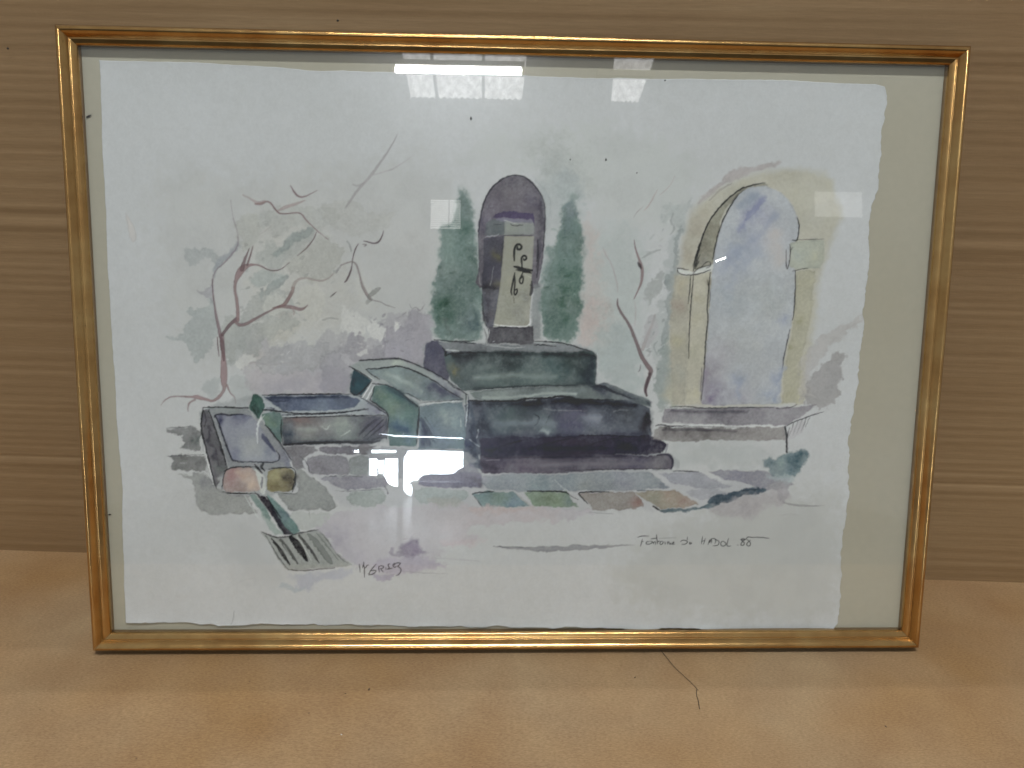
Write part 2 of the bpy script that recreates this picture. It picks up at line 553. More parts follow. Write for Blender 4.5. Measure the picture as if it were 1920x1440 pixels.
# washes (w colour strength softness raggedness rim smooth : outline : wet-in-wet spots)
# and strokes (s colour strength dryness width : points), in drawing units from the frame's top left corner
PAINT = """
# ---------- pale ground washes
w #a9aaa6 .5 40 30 0 1 : 170.9,269.1 353.7,276.1 539.1,232.6 724.8,259.7 736.0,497.8 576.6,584.6 342.6,651.1 187.5,588.5 : 269.1,358.6,90,#aaaaa6,.5 431.5,459.5,110,#adaaa2,.6 516.5,365.1,100,#a9a8a4,.5 662.2,404.4,70,#adaba6,.5
w #b0ada2 .35 30 20 0 1 : 340.7,367.7 413.7,336.0 485.6,355.3 515.4,437.6 567.0,499.8 513.6,553.3 428.6,586.1 365.5,586.7 336.6,502.5
w #a5a9a4 .5 22 24 0 1 : 890.6,206.2 952.8,189.9 1006.0,224.3 1007.6,285.6 934.4,307.3 891.7,267.0
w #9fa6a6 .55 22 18 0 1 : 901.4,226.2 942.7,205.2 980.3,245.1 981.8,306.5 935.7,369.3 913.8,328.2
w #a9ada8 .5 30 24 0 1 : 745.4,228.9 817.7,187.4 931.5,165.1 1077.7,172.4 1205.9,220.8 1190.1,344.7 1051.7,346.8 975.8,275.8 849.3,227.1
w #aea39c .6 18 14 0 1 : 988.1,347.8 1020.2,357.7 1033.5,451.8 1057.5,536.7 1037.5,590.8 999.4,580.3 982.1,537.5 990.7,452.4 : 1005.4,399.6,28,#b5a49b,.5
w #b0a29d .55 8 8 .2 1 : 989.8,500.1 1007.9,494.5 1029.3,492.1 1045.8,506.9 1057.2,528.1 1035.9,536.9 1025.9,563.9 1005.0,591.1 985.3,580.5 988.6,537.4
w #a3aca8 .6 26 20 0 1 : 1020.5,368.1 1083.9,356.7 1119.2,450.7 1111.5,536.1 1057.8,547.4 1024.0,494.3
w #9aa6a4 .65 18 14 0 1 : 1015.6,580.2 1047.0,547.5 1101.4,557.7 1120.4,633.4 1116.9,688.3 1061.5,666.8 1033.6,645.1 : 1070.0,590.4,40,#93a19f,.5
w #9fa5a3 .5 22 18 0 1 : 1388.3,809.3 1342.3,787.0 1187.2,799.1 1199.7,832.8 1379.0,843.4
w #a3a49d .4 40 30 0 1 : 1271.4,935.2 1438.7,900.3 1539.8,888.4 1547.0,1158.5 1247.5,1157.8 1074.7,1098.3 1128.0,1004.8
w #a3a6a6 .35 30 20 0 1 : 279.5,954.6 354.7,971.5 374.6,1039.9 395.3,1086.1 307.7,1086.0 277.3,1017.1
# ---------- left foliage, grey green
w #9aa0a0 .6 3 7 .25 1 : 214.8,408.6 238.4,410.3 257.1,403.8 275.2,416.0 287.5,417.9 300.1,411.5 315.2,393.8 317.0,400.9 301.9,419.7 285.0,430.3 271.0,446.0 263.5,453.4 266.3,434.7 254.4,422.4 231.2,435.1 219.0,431.2
w #8e929b .55 2 4 .2 1 : 279.3,418.0 296.1,409.5 313.3,388.7 314.9,401.0 297.7,421.8 276.4,440.7 267.4,461.6 264.6,453.3 270.4,434.6
w #9a98a0 .6 1.5 4 .3 1 : 235.5,483.9 245.7,487.9 262.8,474.2 265.4,487.7 265.2,519.1 258.3,509.7 251.3,503.5 243.3,495.3
w #99a1a0 .65 2 7 .25 1 : 212.9,528.1 234.0,521.5 252.9,516.1 265.6,508.6 270.5,545.3 273.5,579.1 260.6,587.8 249.4,609.1 229.7,630.7 217.6,618.0 209.9,601.0 198.0,588.4 179.4,584.3 173.4,578.1 202.7,575.6 205.4,558.7 222.8,541.6
w #9ca2a0 .5 3 7 .2 1 : 281.6,587.6 303.5,557.6 324.7,550.0 334.6,565.8 323.2,597.8 301.2,625.7 286.3,632.3
w #9aa2a1 .5 4 8 .2 1 : 234.1,678.9 257.8,664.7 273.5,667.8 271.7,689.4 256.5,700.4 240.9,692.9
w #9ea4a3 .5 4 7 .2 1 : 289.4,664.5 310.7,657.8 331.4,670.6 332.6,699.8 309.2,703.2 290.7,689.3
w #959b97 .5 6 8 .15 1 : 356.0,408.6 383.3,393.8 401.7,402.8 420.8,383.0 439.8,368.3 460.7,357.8 474.9,374.0 453.8,388.7 432.7,407.6 411.4,428.6 390.2,445.5 369.6,439.5 349.1,431.5
w #8a9492 .65 2 5 .3 1 : 416.8,376.9 431.5,370.5 446.0,366.2 458.6,359.8 464.6,368.0 439.5,382.7 424.7,393.2 407.8,407.9 390.9,420.6 382.6,418.6 401.8,399.8
w #8b9594 .7 1.5 4 .35 1 : 358.0,482.4 361.8,493.8 365.8,502.2 359.3,508.5 367.4,481.2 381.2,470.6 394.0,460.0 410.9,451.4 399.9,472.4 380.7,489.4 367.8,504.2 357.2,508.6 355.6,491.8
w #96a09d .6 4 6 .2 1 : 337.9,460.7 359.1,445.9 385.9,449.7 404.6,451.5 389.6,470.5 368.6,477.0 351.8,481.4 345.8,473.1
w #a3a6a2 .5 5 6 .15 1 : 351.6,347.1 372.6,332.5 387.9,336.4 377.1,357.0 359.3,367.5
w #aaa697 .4 8 8 .1 1 : 355.8,557.1 398.1,543.9 429.4,549.9 413.1,575.6 376.0,586.6 355.2,578.3
w #a09d95 .45 5 7 .2 1 : 388.0,528.2 414.3,524.7 417.1,538.4 398.1,543.9
# ---------- lilac undergrowth
w #a19ea2 .6 4 10 .25 1 : 313.8,627.8 334.0,587.0 365.7,578.2 386.2,597.2 412.8,586.2 428.3,602.1 470.8,585.6 491.6,606.8 513.1,585.2 542.8,576.4 566.0,586.8 589.5,571.6 598.2,541.7 615.2,530.9 632.2,526.5 642.7,532.7 644.9,511.5 657.6,519.9 672.4,511.2 689.3,532.2 695.7,553.4 702.1,583.3 682.9,605.0 676.4,648.2 650.8,637.6 618.8,622.8 576.2,623.2 544.1,638.6 529.1,649.5 532.8,687.4 468.8,691.1 362.5,694.1 335.0,692.2 321.1,662.1 : 427.4,639.6,60,#a09fa8,.6 512.1,649.6,50,#98969f,.6 640.3,583.9,50,#95929f,.6 342.9,640.4,30,#a8a3a4,.5
w #98939d .6 2 8 .35 1 : 600.1,565.1 615.1,547.9 629.9,554.2 640.6,537.0 649.1,516.8 661.8,517.7 672.4,525.0 683.0,530.2 691.5,536.5 697.8,583.4 682.9,599.6 678.6,639.5 650.8,631.1 613.5,622.9 599.7,616.5 595.6,595.1 602.1,580.0 : 661.8,541.0,22,#8d8794,.6 624.3,600.2,22,#9894a4,.5
w #928d96 .5 3 8 .3 1 : 521.5,585.1 542.8,576.4 559.7,584.8 565.8,600.7 578.6,595.3 589.2,605.9 595.4,618.7 565.6,623.3 542.2,623.5 528.5,617.2
w #9c9a9e .5 4 8 .25 1 : 471.0,575.0 497.6,561.9 506.9,572.5 523.9,568.1 519.3,595.8 491.5,612.2 474.0,639.2 453.9,639.4 470.4,607.0
w #b9b9b6 .95 1.5 6 0 1 : 566.4,552.7 582.3,541.9 600.2,554.5 595.7,584.4 580.9,582.4 570.4,574.0
w #b6b6b3 .9 1.5 5 0 1 : 542.4,608.5 565.8,600.7 561.5,610.4 546.6,614.9
w #b9b9b6 .95 1.5 5 0 1 : 617.3,541.5 627.8,545.7 623.5,562.7 617.2,556.4
w #a9a7a6 .6 3 7 0 1 : 428.6,586.1 459.9,601.8 483.3,596.2 476.3,630.6 448.5,641.6 406.2,639.8 396.3,616.3
w #b0aca6 .5 6 8 0 1 : 333.2,613.7 365.0,602.7 396.5,607.7 385.1,640.0 342.9,640.4
w #a7a0a4 .5 5 8 .1 1 : 332.0,651.2 385.1,640.0 469.6,650.0 522.7,649.6 511.5,687.6 362.5,692.0 333.3,678.1
w #8f8b97 .55 3 5 .1 1 : 469.8,639.2 512.2,638.9 527.9,662.5 524.3,687.5 479.5,687.8
s #8a858f .6 .4 2 : 602.3,560.8 597.9,578.0 599.9,595.1 596.6,611.2 601.8,623.0
s #716b74 .7 .4 1.5 : 649.2,509.4 653.4,517.8 661.8,515.6 668.2,521.8 674.5,517.5 679.8,509.0
s #7c7780 .6 .4 1.5 : 625.7,537.2 636.4,530.7 642.7,524.3
s #8c8c8a .6 .5 3 : 477.9,543.1 490.6,538.7 507.5,540.6
s #85858a .6 .5 7 : 568.6,542.1 572.8,547.3
s #8b8a90 .5 .4 2.5 : 313.2,644.9,1 322.0,634.1 341.2,627.5 364.2,631.6 389.9,616.4 391.8,624.9
s #9b8f90 .5 .4 3 : 313.2,644.9,1 324.1,633.0 343.2,629.6 369.4,633.7 406.5,629.1 438.2,630.9
# ---------- deeper foliage masses
w #9fa29d .62 2 9 .3 1 : 283.1,545.2 300.1,534.5 316.3,549.1 334.9,557.3 358.1,550.7 367.0,533.7 387.9,535.6 408.7,539.6 429.6,543.6 416.6,560.7 386.7,578.0 363.4,586.7 350.2,608.2 324.6,617.0 310.6,597.9 297.3,617.2 284.4,625.9 281.6,587.6 : 334.0,587.0,24,#989c9a,.6
w #9b9f9b .55 2 8 .3 1 : 336.6,502.5 357.8,489.7 389.1,486.2 414.9,501.6 429.8,533.0 409.0,529.0 381.6,533.6 354.1,546.5 326.6,555.3 316.5,544.8
w #a2a39b .5 2 9 .3 1 : 432.7,407.6 464.2,388.6 495.5,381.9 515.9,406.4 511.2,437.6 483.7,458.8 452.3,463.4 427.6,449.1 411.2,439.0
w #a6a79f .5 3 9 .25 1 : 310.2,358.0 341.7,337.1 361.3,367.4 339.4,408.9 319.1,398.9 315.7,378.4
w #a3a5a0 .5 2.5 9 .3 1 : 372.5,336.6 414.1,320.7 455.1,330.2 496.5,324.5 516.8,344.6 475.0,365.7 433.8,356.1 402.3,377.1 371.6,367.3
w #a8a8a2 .45 3 9 .25 1 : 476.0,314.6 538.0,313.6 579.2,333.4 620.8,328.7 599.7,363.9 537.1,375.1 495.9,355.2
w #9c9da0 .6 2 9 .35 1 : 342.9,640.4 358.6,608.1 386.2,597.2 403.3,586.3 420.0,592.6 439.3,581.7 460.1,594.3 483.5,585.5 480.8,615.5 459.2,639.3 427.2,650.4 384.8,650.8
w #b3b3ab .6 3 7 0 1 : 367.9,502.1 399.3,497.6 409.2,517.4 382.7,533.5 365.2,523.2
w #b3b2a9 .55 3 7 0 1 : 431.0,480.4 472.9,474.7 484.8,511.3 461.1,543.2 436.1,532.9
w #b7b7b3 .85 2 8 0 1 : 514.1,521.5 547.6,531.7 566.4,546.3 555.6,574.1 530.2,570.1 513.6,553.3
w #b6b6b2 .8 2 7 0 1 : 301.2,625.7 324.8,612.7 343.6,616.8 332.5,634.0 311.2,642.8
w #96949b .55 2 8 .35 1 : 469.6,650.0 474.4,619.9 491.6,604.7 512.9,595.9 528.0,574.4 542.8,576.4 551.1,593.4 533.9,606.4 512.6,615.2 523.0,632.3 565.6,623.3 533.4,643.0 522.4,671.2 490.4,673.6
w #8f8c94 .5 2 8 .35 1 : 572.1,614.6 582.9,595.2 597.7,601.5 601.8,623.0 576.2,625.4
b #97949f .5 30 : 362.8,681.1 426.6,674.1 490.5,667.1 520.3,666.9
# ---------- flecks and leaf marks
s #bbbbb7 .61 .5 2.7 : 545.9,587.0 550.1,590.2 554.3,589.1
s #bbbbb7 .47 .5 2.9 : 548.9,598.8 551.0,597.7 553.2,596.6
s #b7b7b5 .40 .5 3.4 : 463.1,548.5 465.2,548.5 467.3,550.6
s #bbbbb7 .41 .5 3.4 : 545.1,564.6 547.2,568.9 549.3,567.8
s #bbbbb7 .40 .5 3.9 : 484.2,545.1 486.4,541.9 488.5,539.8
s #bbbbb7 .64 .5 1.9 : 593.5,598.3 595.6,594.0 597.8,594.0
s #b7b7b5 .37 .5 2.3 : 501.6,576.8 503.7,577.8 504.8,576.8
s #bbbbb7 .43 .5 3.9 : 526.2,555.3 529.4,553.1 532.5,555.2
s #b7b7b5 .47 .5 2.9 : 562.7,594.4 564.9,593.3 567.0,595.4
s #bbbbb7 .64 .5 3.5 : 467.4,546.3 471.6,542.1 476.9,540.9
s #b7b7b5 .62 .5 2.2 : 530.9,597.9 533.0,596.8 535.2,595.7
s #bbbbb7 .45 .5 2.2 : 595.0,547.1 598.2,544.9 601.4,542.8
s #bbbbb7 .58 .5 3.2 : 473.0,583.5 475.0,586.7 478.2,584.5
s #b7b7b5 .36 .5 2.1 : 483.3,535.6 487.5,535.5 492.8,534.4
s #bbbbb7 .60 .5 2.7 : 573.6,565.4 576.9,562.2 580.1,557.9
s #b7b7b5 .38 .5 1.9 : 478.2,586.6 482.4,585.5 487.7,586.5
s #bbbbb7 .51 .5 2.6 : 469.1,563.3 471.2,565.4 472.2,566.5
s #bbbbb7 .38 .5 2.4 : 560.9,567.7 563.0,567.6 566.2,564.4
s #bbbbb7 .50 .5 2.2 : 592.6,578.0 595.8,576.9 599.0,573.7
s #bbbbb7 .59 .5 2.3 : 580.1,557.9 584.3,558.9 587.5,558.9
s #b7b7b5 .65 .5 3.9 : 552.1,593.4 554.2,596.6 556.3,596.6
s #b7b7b5 .49 .5 2.2 : 540.2,532.8 544.5,529.6 547.7,527.5
s #b7b7b5 .46 .5 3.8 : 553.6,558.2 555.8,554.9 557.9,553.9
s #bbbbb7 .51 .5 4.0 : 580.0,564.3 582.2,561.0 585.3,561.0
s #b7b7b5 .40 .5 3.0 : 509.7,595.9 511.9,593.8 515.1,589.5
s #b7b7b5 .58 .5 4.0 : 530.8,602.2 534.1,598.9 536.2,600.0
s #b9b9b4 .55 .5 3.7 : 408.9,618.3 410.9,620.4 413.1,619.4
s #b9b9b4 .50 .5 2.1 : 467.8,578.2 472.1,572.8 477.4,571.7
s #b9b9b4 .57 .5 4.2 : 391.5,597.1 394.7,594.9 398.9,596.0
s #b5b4b4 .65 .5 1.6 : 383.3,588.7 385.5,585.4 388.7,582.2
s #b5b4b4 .61 .5 1.9 : 336.3,612.6 339.5,611.5 341.7,610.4
s #b5b4b4 .53 .5 2.9 : 405.9,610.9 409.2,606.5 412.4,605.4
s #b5b4b4 .38 .5 2.5 : 343.8,573.1 348.0,575.2 352.2,573.0
s #b5b4b4 .48 .5 4.4 : 403.2,592.7 407.4,591.6 411.6,591.6
s #b9b9b4 .54 .5 3.3 : 392.9,626.0 396.0,628.1 398.1,627.0
s #b5b4b4 .50 .5 4.3 : 367.6,586.7 369.7,586.7 370.7,589.9
s #b9b9b4 .60 .5 1.9 : 325.5,622.3 330.9,619.1 335.2,616.9
s #b9b9b4 .42 .5 3.0 : 393.2,613.1 395.3,613.1 398.5,610.9
s #b9b9b4 .35 .5 3.8 : 429.6,589.3 432.7,590.3 435.9,592.4
s #b5b4b4 .46 .5 2.6 : 402.1,593.8 404.2,593.8 406.4,591.6
s #b9b9b4 .63 .5 3.6 : 411.2,568.2 413.3,565.0 415.4,564.9
s #b5b4b4 .62 .5 4.2 : 385.2,634.6 388.4,633.5 392.7,633.5
s #b9b9b4 .44 .5 4.0 : 379.9,637.9 382.0,636.8 384.2,633.6
s #b9b9b4 .40 .5 2.9 : 387.5,589.7 390.6,590.7 394.8,591.7
s #b9b9b4 .37 .5 3.7 : 396.9,592.8 399.0,591.7 401.1,591.7
s #b5b4b4 .37 .5 4.5 : 336.6,571.1 340.8,570.0 346.1,566.7
s #b9b9b4 .57 .5 4.2 : 329.3,637.3 331.3,639.4 333.5,637.2
s #b9b9b4 .37 .5 3.4 : 427.2,602.1 429.4,596.7 431.5,596.7
s #8f9694 .38 .5 4.8 : 329.9,450.4 331.0,447.3 333.2,443.1
s #9b9c96 .46 .5 5.7 : 334.7,461.8 336.8,460.7 339.9,460.7
s #8f9694 .44 .5 5.6 : 316.2,519.6 318.3,519.5 320.4,519.5
s #9b9c96 .51 .5 5.9 : 436.5,423.1 439.6,422.0 442.8,418.8
s #969b97 .55 .5 3.0 : 486.7,464.0 488.9,460.9 492.0,458.7
s #9b9c96 .63 .5 3.6 : 310.9,556.5 314.0,557.5 317.2,554.3
s #969b97 .65 .5 5.8 : 328.9,482.7 332.0,481.6 335.2,479.5
s #969b97 .39 .5 4.7 : 355.4,392.2 359.6,392.1 363.7,392.0
s #9b9c96 .47 .5 2.1 : 481.1,428.7 485.3,429.7 490.5,428.6
s #8f9694 .36 .5 4.2 : 440.1,542.4 442.2,543.4 445.3,543.4
s #969b97 .41 .5 1.7 : 460.9,451.8 463.0,449.7 465.2,444.5
s #8f9694 .64 .5 3.4 : 404.7,533.3 406.8,531.2 407.9,530.1
s #9b9c96 .62 .5 5.5 : 329.4,400.8 331.5,397.7 333.6,397.6
s #969b97 .36 .5 3.7 : 360.6,427.2 362.8,423.0 364.9,423.0
s #8f9694 .49 .5 3.6 : 499.6,445.1 503.7,447.1 509.0,445.0
s #8f9694 .40 .5 1.7 : 330.0,513.1 332.0,514.1 334.2,513.0
s #8f9694 .46 .5 4.6 : 425.1,509.9 428.3,509.8 432.4,511.9
s #969b97 .40 .5 4.5 : 383.6,381.5 388.8,381.4 393.0,379.3
s #969b97 .49 .5 5.0 : 440.9,459.4 446.2,455.2 450.4,452.0
s #9b9c96 .65 .5 1.9 : 315.2,487.1 319.5,483.9 324.6,484.9
s #969b97 .55 .5 1.7 : 493.9,472.3 498.2,468.1 502.4,465.9
s #969b97 .63 .5 1.7 : 320.4,423.6 323.5,422.5 325.7,419.4
s #969b97 .64 .5 2.9 : 343.6,478.4 346.8,475.2 348.8,476.2
s #969b97 .54 .5 1.6 : 416.4,568.1 420.6,570.2 423.7,570.2
s #8f9694 .35 .5 5.6 : 406.8,491.2 409.9,490.1 413.0,490.1
s #9b9c96 .50 .5 1.9 : 398.0,548.2 400.2,545.0 402.4,541.8
s #87838d .57 .5 1.8 : 652.1,563.5 654.3,559.2 656.4,557.1
s #87838d .57 .5 2.2 : 610.8,557.5 612.9,556.5 615.0,557.5
s #87838d .63 .5 2.5 : 577.1,542.0 580.2,540.9 582.4,537.7
s #87838d .58 .5 1.7 : 536.0,535.0 538.1,533.9 540.2,534.9
s #8f8b95 .40 .5 2.0 : 530.6,618.3 533.8,615.0 537.0,613.9
s #87838d .35 .5 1.9 : 568.7,534.6 571.8,537.8 575.0,535.6
s #87838d .42 .5 3.3 : 653.1,577.4 656.3,577.4 658.4,579.5
s #87838d .58 .5 4.9 : 547.1,569.9 549.3,567.8 551.4,568.8
s #8f8b95 .60 .5 3.0 : 615.8,598.1 617.9,598.1 620.1,599.1
s #87838d .59 .5 3.8 : 588.6,555.7 592.8,550.3 596.0,550.3
s #8f8b95 .56 .5 1.7 : 593.6,583.3 594.7,582.3 596.8,576.9
s #8f8b95 .49 .5 2.3 : 518.2,593.7 521.4,593.7 524.6,595.8
s #87838d .46 .5 2.7 : 546.9,591.3 550.0,591.3 552.2,592.3
s #8f8b95 .46 .5 2.0 : 679.7,620.1 683.9,621.1 688.2,618.9
s #8f8b95 .63 .5 4.7 : 596.1,535.4 598.3,532.2 600.4,529.0
s #87838d .60 .5 2.2 : 641.4,581.8 644.6,580.7 647.8,579.6
s #87838d .45 .5 3.9 : 530.9,596.8 534.1,597.8 537.2,597.8
s #8f8b95 .60 .5 4.4 : 600.0,584.3 603.1,586.5 606.3,584.3
s #8f8b95 .65 .5 3.6 : 630.7,602.3 633.9,603.3 637.1,603.3
s #8f8b95 .54 .5 3.5 : 602.3,560.8 603.4,558.7 605.5,554.4
# ---------- left tree
s #967d7e .85 .15 3 : 277.8,577.0,9.2 279.2,596.1,7.6 279.5,617.4,9.2 279.7,640.9,13 278.9,664.6,13 278.2,684.0,6.7 268.1,699.2,5.9 255.2,706.9,5 239.5,703.7,6.7 223.8,699.5,7.6 212.2,699.6,4.2 193.3,698.7,2.5 174.3,699.9,2.1 161.4,706.5,1.7 152.5,717.4,0.84
s #967d7e .75 .15 3 : 284.8,675.3,4.2 290.6,690.4,2.5 298.8,700.0,2.1 300.5,712.0,1.3
s #967d7e .75 .15 3 : 220.4,705.0,4.2 209.6,711.6,3.4 206.1,721.3,2.5 205.7,728.9,1.3
s #7a6064 .8 .2 6 : 274.7,574.9,4.2 277.4,587.6,7.6 278.9,604.6,7.6 280.2,625.9,4.2
s #5f474d .8 .1 2 : 269.3,579.2,1.7 269.7,598.3,2.1 271.1,617.5,1.3
s #8a757a .85 .15 3 : 275.7,577.0,6.7 270.4,549.6,5.9 267.1,526.4,4.2 264.8,503.4,3.4 263.5,482.5,2.5 264.1,465.8,2.1
s #85787f .7 .2 3 : 263.9,472.1,2.5 266.5,457.5,2.5 274.2,444.9,2.5 286.9,434.4,2.5 302.0,417.7,3.4 313.9,401.0,2.5 316.5,384.5,1.7 313.1,363.0,1.3 307.6,342.7,1 304.5,312.3,0.7
s #7a6165 .85 .12 3 : 278.9,574.8,5.9 286.6,564.2,5.9 297.5,551.4,6.7 308.2,542.8,7.6
s #93797a .85 .12 3 : 310.2,544.9,7.6 310.9,523.8,6.3 309.5,502.8,5.9 306.9,487.2,5.5 308.5,469.4,6.7 315.2,454.8,12 323.9,443.2,13 334.4,437.9,6.7 346.9,435.7,3.4 359.3,438.6,2.9 371.5,444.7,2.5 383.9,447.1,2.1 398.6,443.3,1.7 414.5,430.6,0.84
s #4f4a4e .6 .1 1.2 : 359.3,438.6 371.5,444.7 383.9,447.1 398.6,443.3 414.5,430.6
s #7d6567 .8 .1 3 : 321.8,445.3,8.4 327.5,427.6,5.9 335.3,408.9,2.5 337.5,403.7,0.84
s #7d6567 .8 .1 3 : 332.4,436.9,4.2 339.2,417.1,3.4 343.8,402.6,1.7 344.9,399.5,0.84
s #8c7375 .85 .12 3 : 304.9,548.1,5.9 314.1,554.4,6.7 326.7,552.1,5.9 345.8,541.3,5 365.0,530.6,4.2 381.9,522.0,3.4 394.6,517.6,5 409.2,517.4,7.6 421.8,519.4,6.7 432.2,522.4,5.9 440.6,520.2,4.2 448.1,513.8,1.3
s #8a6c6a .8 .12 3 : 379.9,519.9,1.7 392.5,516.6,4.2 403.1,512.2,6.7 410.7,501.6,6.7 417.2,490.0,6.7 420.6,480.5,5.9
s #a3948d .7 .2 3 : 419.4,486.8,6.7 422.8,473.2,5.9 431.4,463.7,5 446.1,460.4,4.2 462.7,464.3,3.8 479.4,465.2,3.4 492.0,458.7,2.5 500.6,450.3,1.7
s #8f8c8c .5 .3 3 : 504.7,450.2,2.5 511.2,439.7,4.2 516.5,432.4,1.7
s #a08c88 .6 .3 3 : 417.6,518.4,5 420.5,526.8,4.2 420.4,533.1,2.5
s #8f7374 .8 .15 2 : 352.5,318.6,4.2 362.7,318.4,5 373.1,314.2,3.4 381.3,317.1,3.4 388.2,326.2,2.9 395.2,334.2,2.9 405.4,337.1,2.1 430.2,334.7,2.1 440.5,337.6,2.9 448.5,347.7,2.9 460.6,359.8,2.1 474.9,372.9,1.7 491.3,385.1,0.7
s #a98f8c .55 .3 3 : 327.4,301.8,1.7 342.5,309.6,3.4 356.6,316.5,5 370.1,313.2,4.2
s #a78c89 .6 .2 6 : 394.2,331.2,2.5 408.8,324.8,5.9 429.6,317.4,5 447.2,311.0,1.7
s #6c5154 .7 .1 1.2 : 383.3,319.1 391.2,331.2 400.3,337.2 418.8,335.9
s #7c5e62 .8 .12 2 : 420.1,283.0,1.3 427.0,295.1,3.4 435.1,303.0,3.4 445.3,303.9,2.5 457.8,298.6,1.7 471.3,291.3,0.7
s #735d5e .8 .15 2 : 468.7,371.0,1.3 462.2,384.5,2.1 448.4,402.2,2.5 430.4,416.9,1.3
s #9c9591 .6 .2 1.5 : 356.9,377.8 369.5,370.4 383.2,358.9
s #5a4a4f .85 .12 2 : 598.6,367.0,1.3 595.4,378.4,2.5 588.0,388.8,3.4 578.6,391.0,2.5 566.1,388.1,2.1 559.9,387.2,1.3
s #57474b .85 .12 2 : 549.4,392.5,1.3 543.0,404.0,2.5 538.6,419.6,1.7 536.3,434.2,1.7 533.0,447.8,3.4 525.4,463.5,3.4 521.2,467.8,1.7
s #57474b .7 .1 2 : 557.7,393.4 565.0,394.3 560.8,397.5
s #8f8280 .75 .15 3 : 514.4,435.5,1.7 525.9,430.2,2.5 536.4,427.9,2.5 544.7,433.0,3.4 549.7,447.6,3.4 554.7,468.4,4.2 562.9,487.2,5 571.2,499.7,5.9
s #6b5c5e .7 .15 1.2 : 552.6,468.4 556.7,481.0 563.9,493.5 573.2,502.9
s #746a6c .7 .2 2 : 572.2,501.8,2.5 590.1,505.8,1.7 603.7,512.0,1.7 620.6,517.1,0.84
s #54474a .8 .1 2 : 492.4,497.5,0.84 498.8,492.2,2.5 505.2,486.8,0.84
s #83837f .65 .5 10 : 569.1,495.5,6.7 579.7,487.0,8.4 590.3,478.5,4.2
s #83837f .5 .5 8 : 564.8,507.2,6.7 573.3,501.8,7.6
s #7d8280 .6 .3 3 : 527.6,387.6,1.7 532.7,395.8,3.4 535.6,408.2,1.7
s #a09a9c .7 .2 3 : 626.9,182.9,1.3 619.6,197.0,2.5 607.1,217.3,3.4 592.5,237.7,4.2 577.9,258.1,5 563.3,274.6,5 546.5,293.1,4.2 533.9,311.6,4.2 525.4,324.0,1.7
s #a09a9c .6 .2 3 : 573.7,262.2,1.7 594.4,255.8,2.5 617.2,248.4,2.5 637.9,235.9,1.7 658.6,220.4,0.84
s #a09a9c .5 .2 4 : 540.5,279.0 550.8,280.9 563.3,274.6
s #b6afa9 .5 .3 10 : 102.5,340.8,2.5 111.4,366.0,12 114.5,385.4,13 114.1,393.6,5
# ---------- right tree and foliage
s #a09192 .55 .2 2 : 1031.8,391.9,1 1038.6,407.5,2 1049.8,425.2,2 1056.8,443.1,2 1062.8,464.1,2 1064.4,481.1,1
s #8b6d6e .75 .15 2 : 1094.2,377.4,1 1096.8,392.0,3 1102.7,408.7,4 1111.0,429.7,6 1112.6,445.5,6 1111.0,461.4,5 1105.1,477.4,3 1098.2,493.5,1.5
s #3f3034 .8 .1 4 : 1103.2,421.4,2 1106.6,426.6,6 1110.0,432.9,3
s #7d6668 .85 .12 3 : 1064.8,493.9,2 1065.2,506.6,4 1072.1,520.5,5 1083.4,536.4,5 1092.6,551.3,6 1102.0,572.8,6.5 1110.2,592.2,7 1118.5,611.7,8 1128.9,626.8,9 1136.9,637.7,9 1135.1,648.6,8 1130.2,664.0,8 1127.4,677.2,7 1130.1,690.4,4
s #54424a .7 .15 3 : 1136.1,644.2,4 1131.2,661.8,5 1127.5,679.4,5 1131.2,690.4,3
s #a38f8c .55 .2 4 : 1119.0,595.4,6 1125.8,572.6,7 1135.7,546.6,5 1141.4,525.0,3
s #a59797 .5 .2 2 : 1099.4,498.8 1102.3,520.1 1101.1,549.1
s #5f5a60 .7 .2 2 : 1115.8,626.9 1115.0,635.7 1111.9,641.2
s #a69795 .6 .2 1.5 : 1170.2,252.1,.8 1163.4,267.6 1151.3,281.2 1141.0,289.6,.8
s #a8908c .6 .2 2 : 1136.3,279.3,1 1128.5,296.0,2 1118.5,312.6,2 1111.4,321.0,.8
s #95898a .6 .2 1.5 : 1108.9,312.8 1099.7,321.2 1091.6,332.7
w #9da4a2 .55 5 10 .15 1 : 1202.8,294.8 1209.3,296.7 1206.9,315.4 1194.5,323.9 1190.5,355.1 1186.9,397.1 1183.1,434.0 1176.0,471.2 1174.3,535.4 1174.7,600.3 1178.9,704.4 1156.1,710.1 1146.7,666.1 1149.4,622.3 1141.7,589.7 1136.5,568.1 1146.1,535.7 1153.5,503.5 1165.2,471.4 1157.9,450.2 1160.6,408.0 1171.7,365.9 1170.4,334.6 1157.7,336.9 1151.9,324.5 1163.1,311.9 1188.5,307.4
w #8b9494 .6 2 7 .3 1 : 1162.2,450.2 1172.1,428.9 1177.3,397.2 1177.7,355.3 1183.7,344.8 1187.1,376.1 1182.4,418.2 1176.0,471.2 1174.3,535.4 1167.3,578.6 1157.3,600.4 1153.9,568.0 1161.3,535.5 1163.9,492.7
w #86938f .55 4 7 .15 1 : 1149.8,633.2 1161.9,578.7 1173.9,578.6 1178.7,698.9 1162.0,721.1 1152.4,701.3 1146.7,666.1
w #979c99 .6 3 8 .25 1 : 1118.2,480.4 1132.1,450.5 1147.0,445.1 1159.5,434.3 1158.3,460.8 1148.6,488.6 1136.1,499.4 1123.0,495.3
w #a09ea0 .55 3 7 .2 1 : 1117.4,579.1 1124.7,542.4 1137.0,522.9 1150.0,524.9 1142.6,557.3 1128.6,589.9
s #8f9796 .5 .5 3 : 1125.0,374.9 1133.3,366.4
s #8f9796 .5 .5 5 : 1111.4,412.8 1128.2,402.1 1147.2,395.5
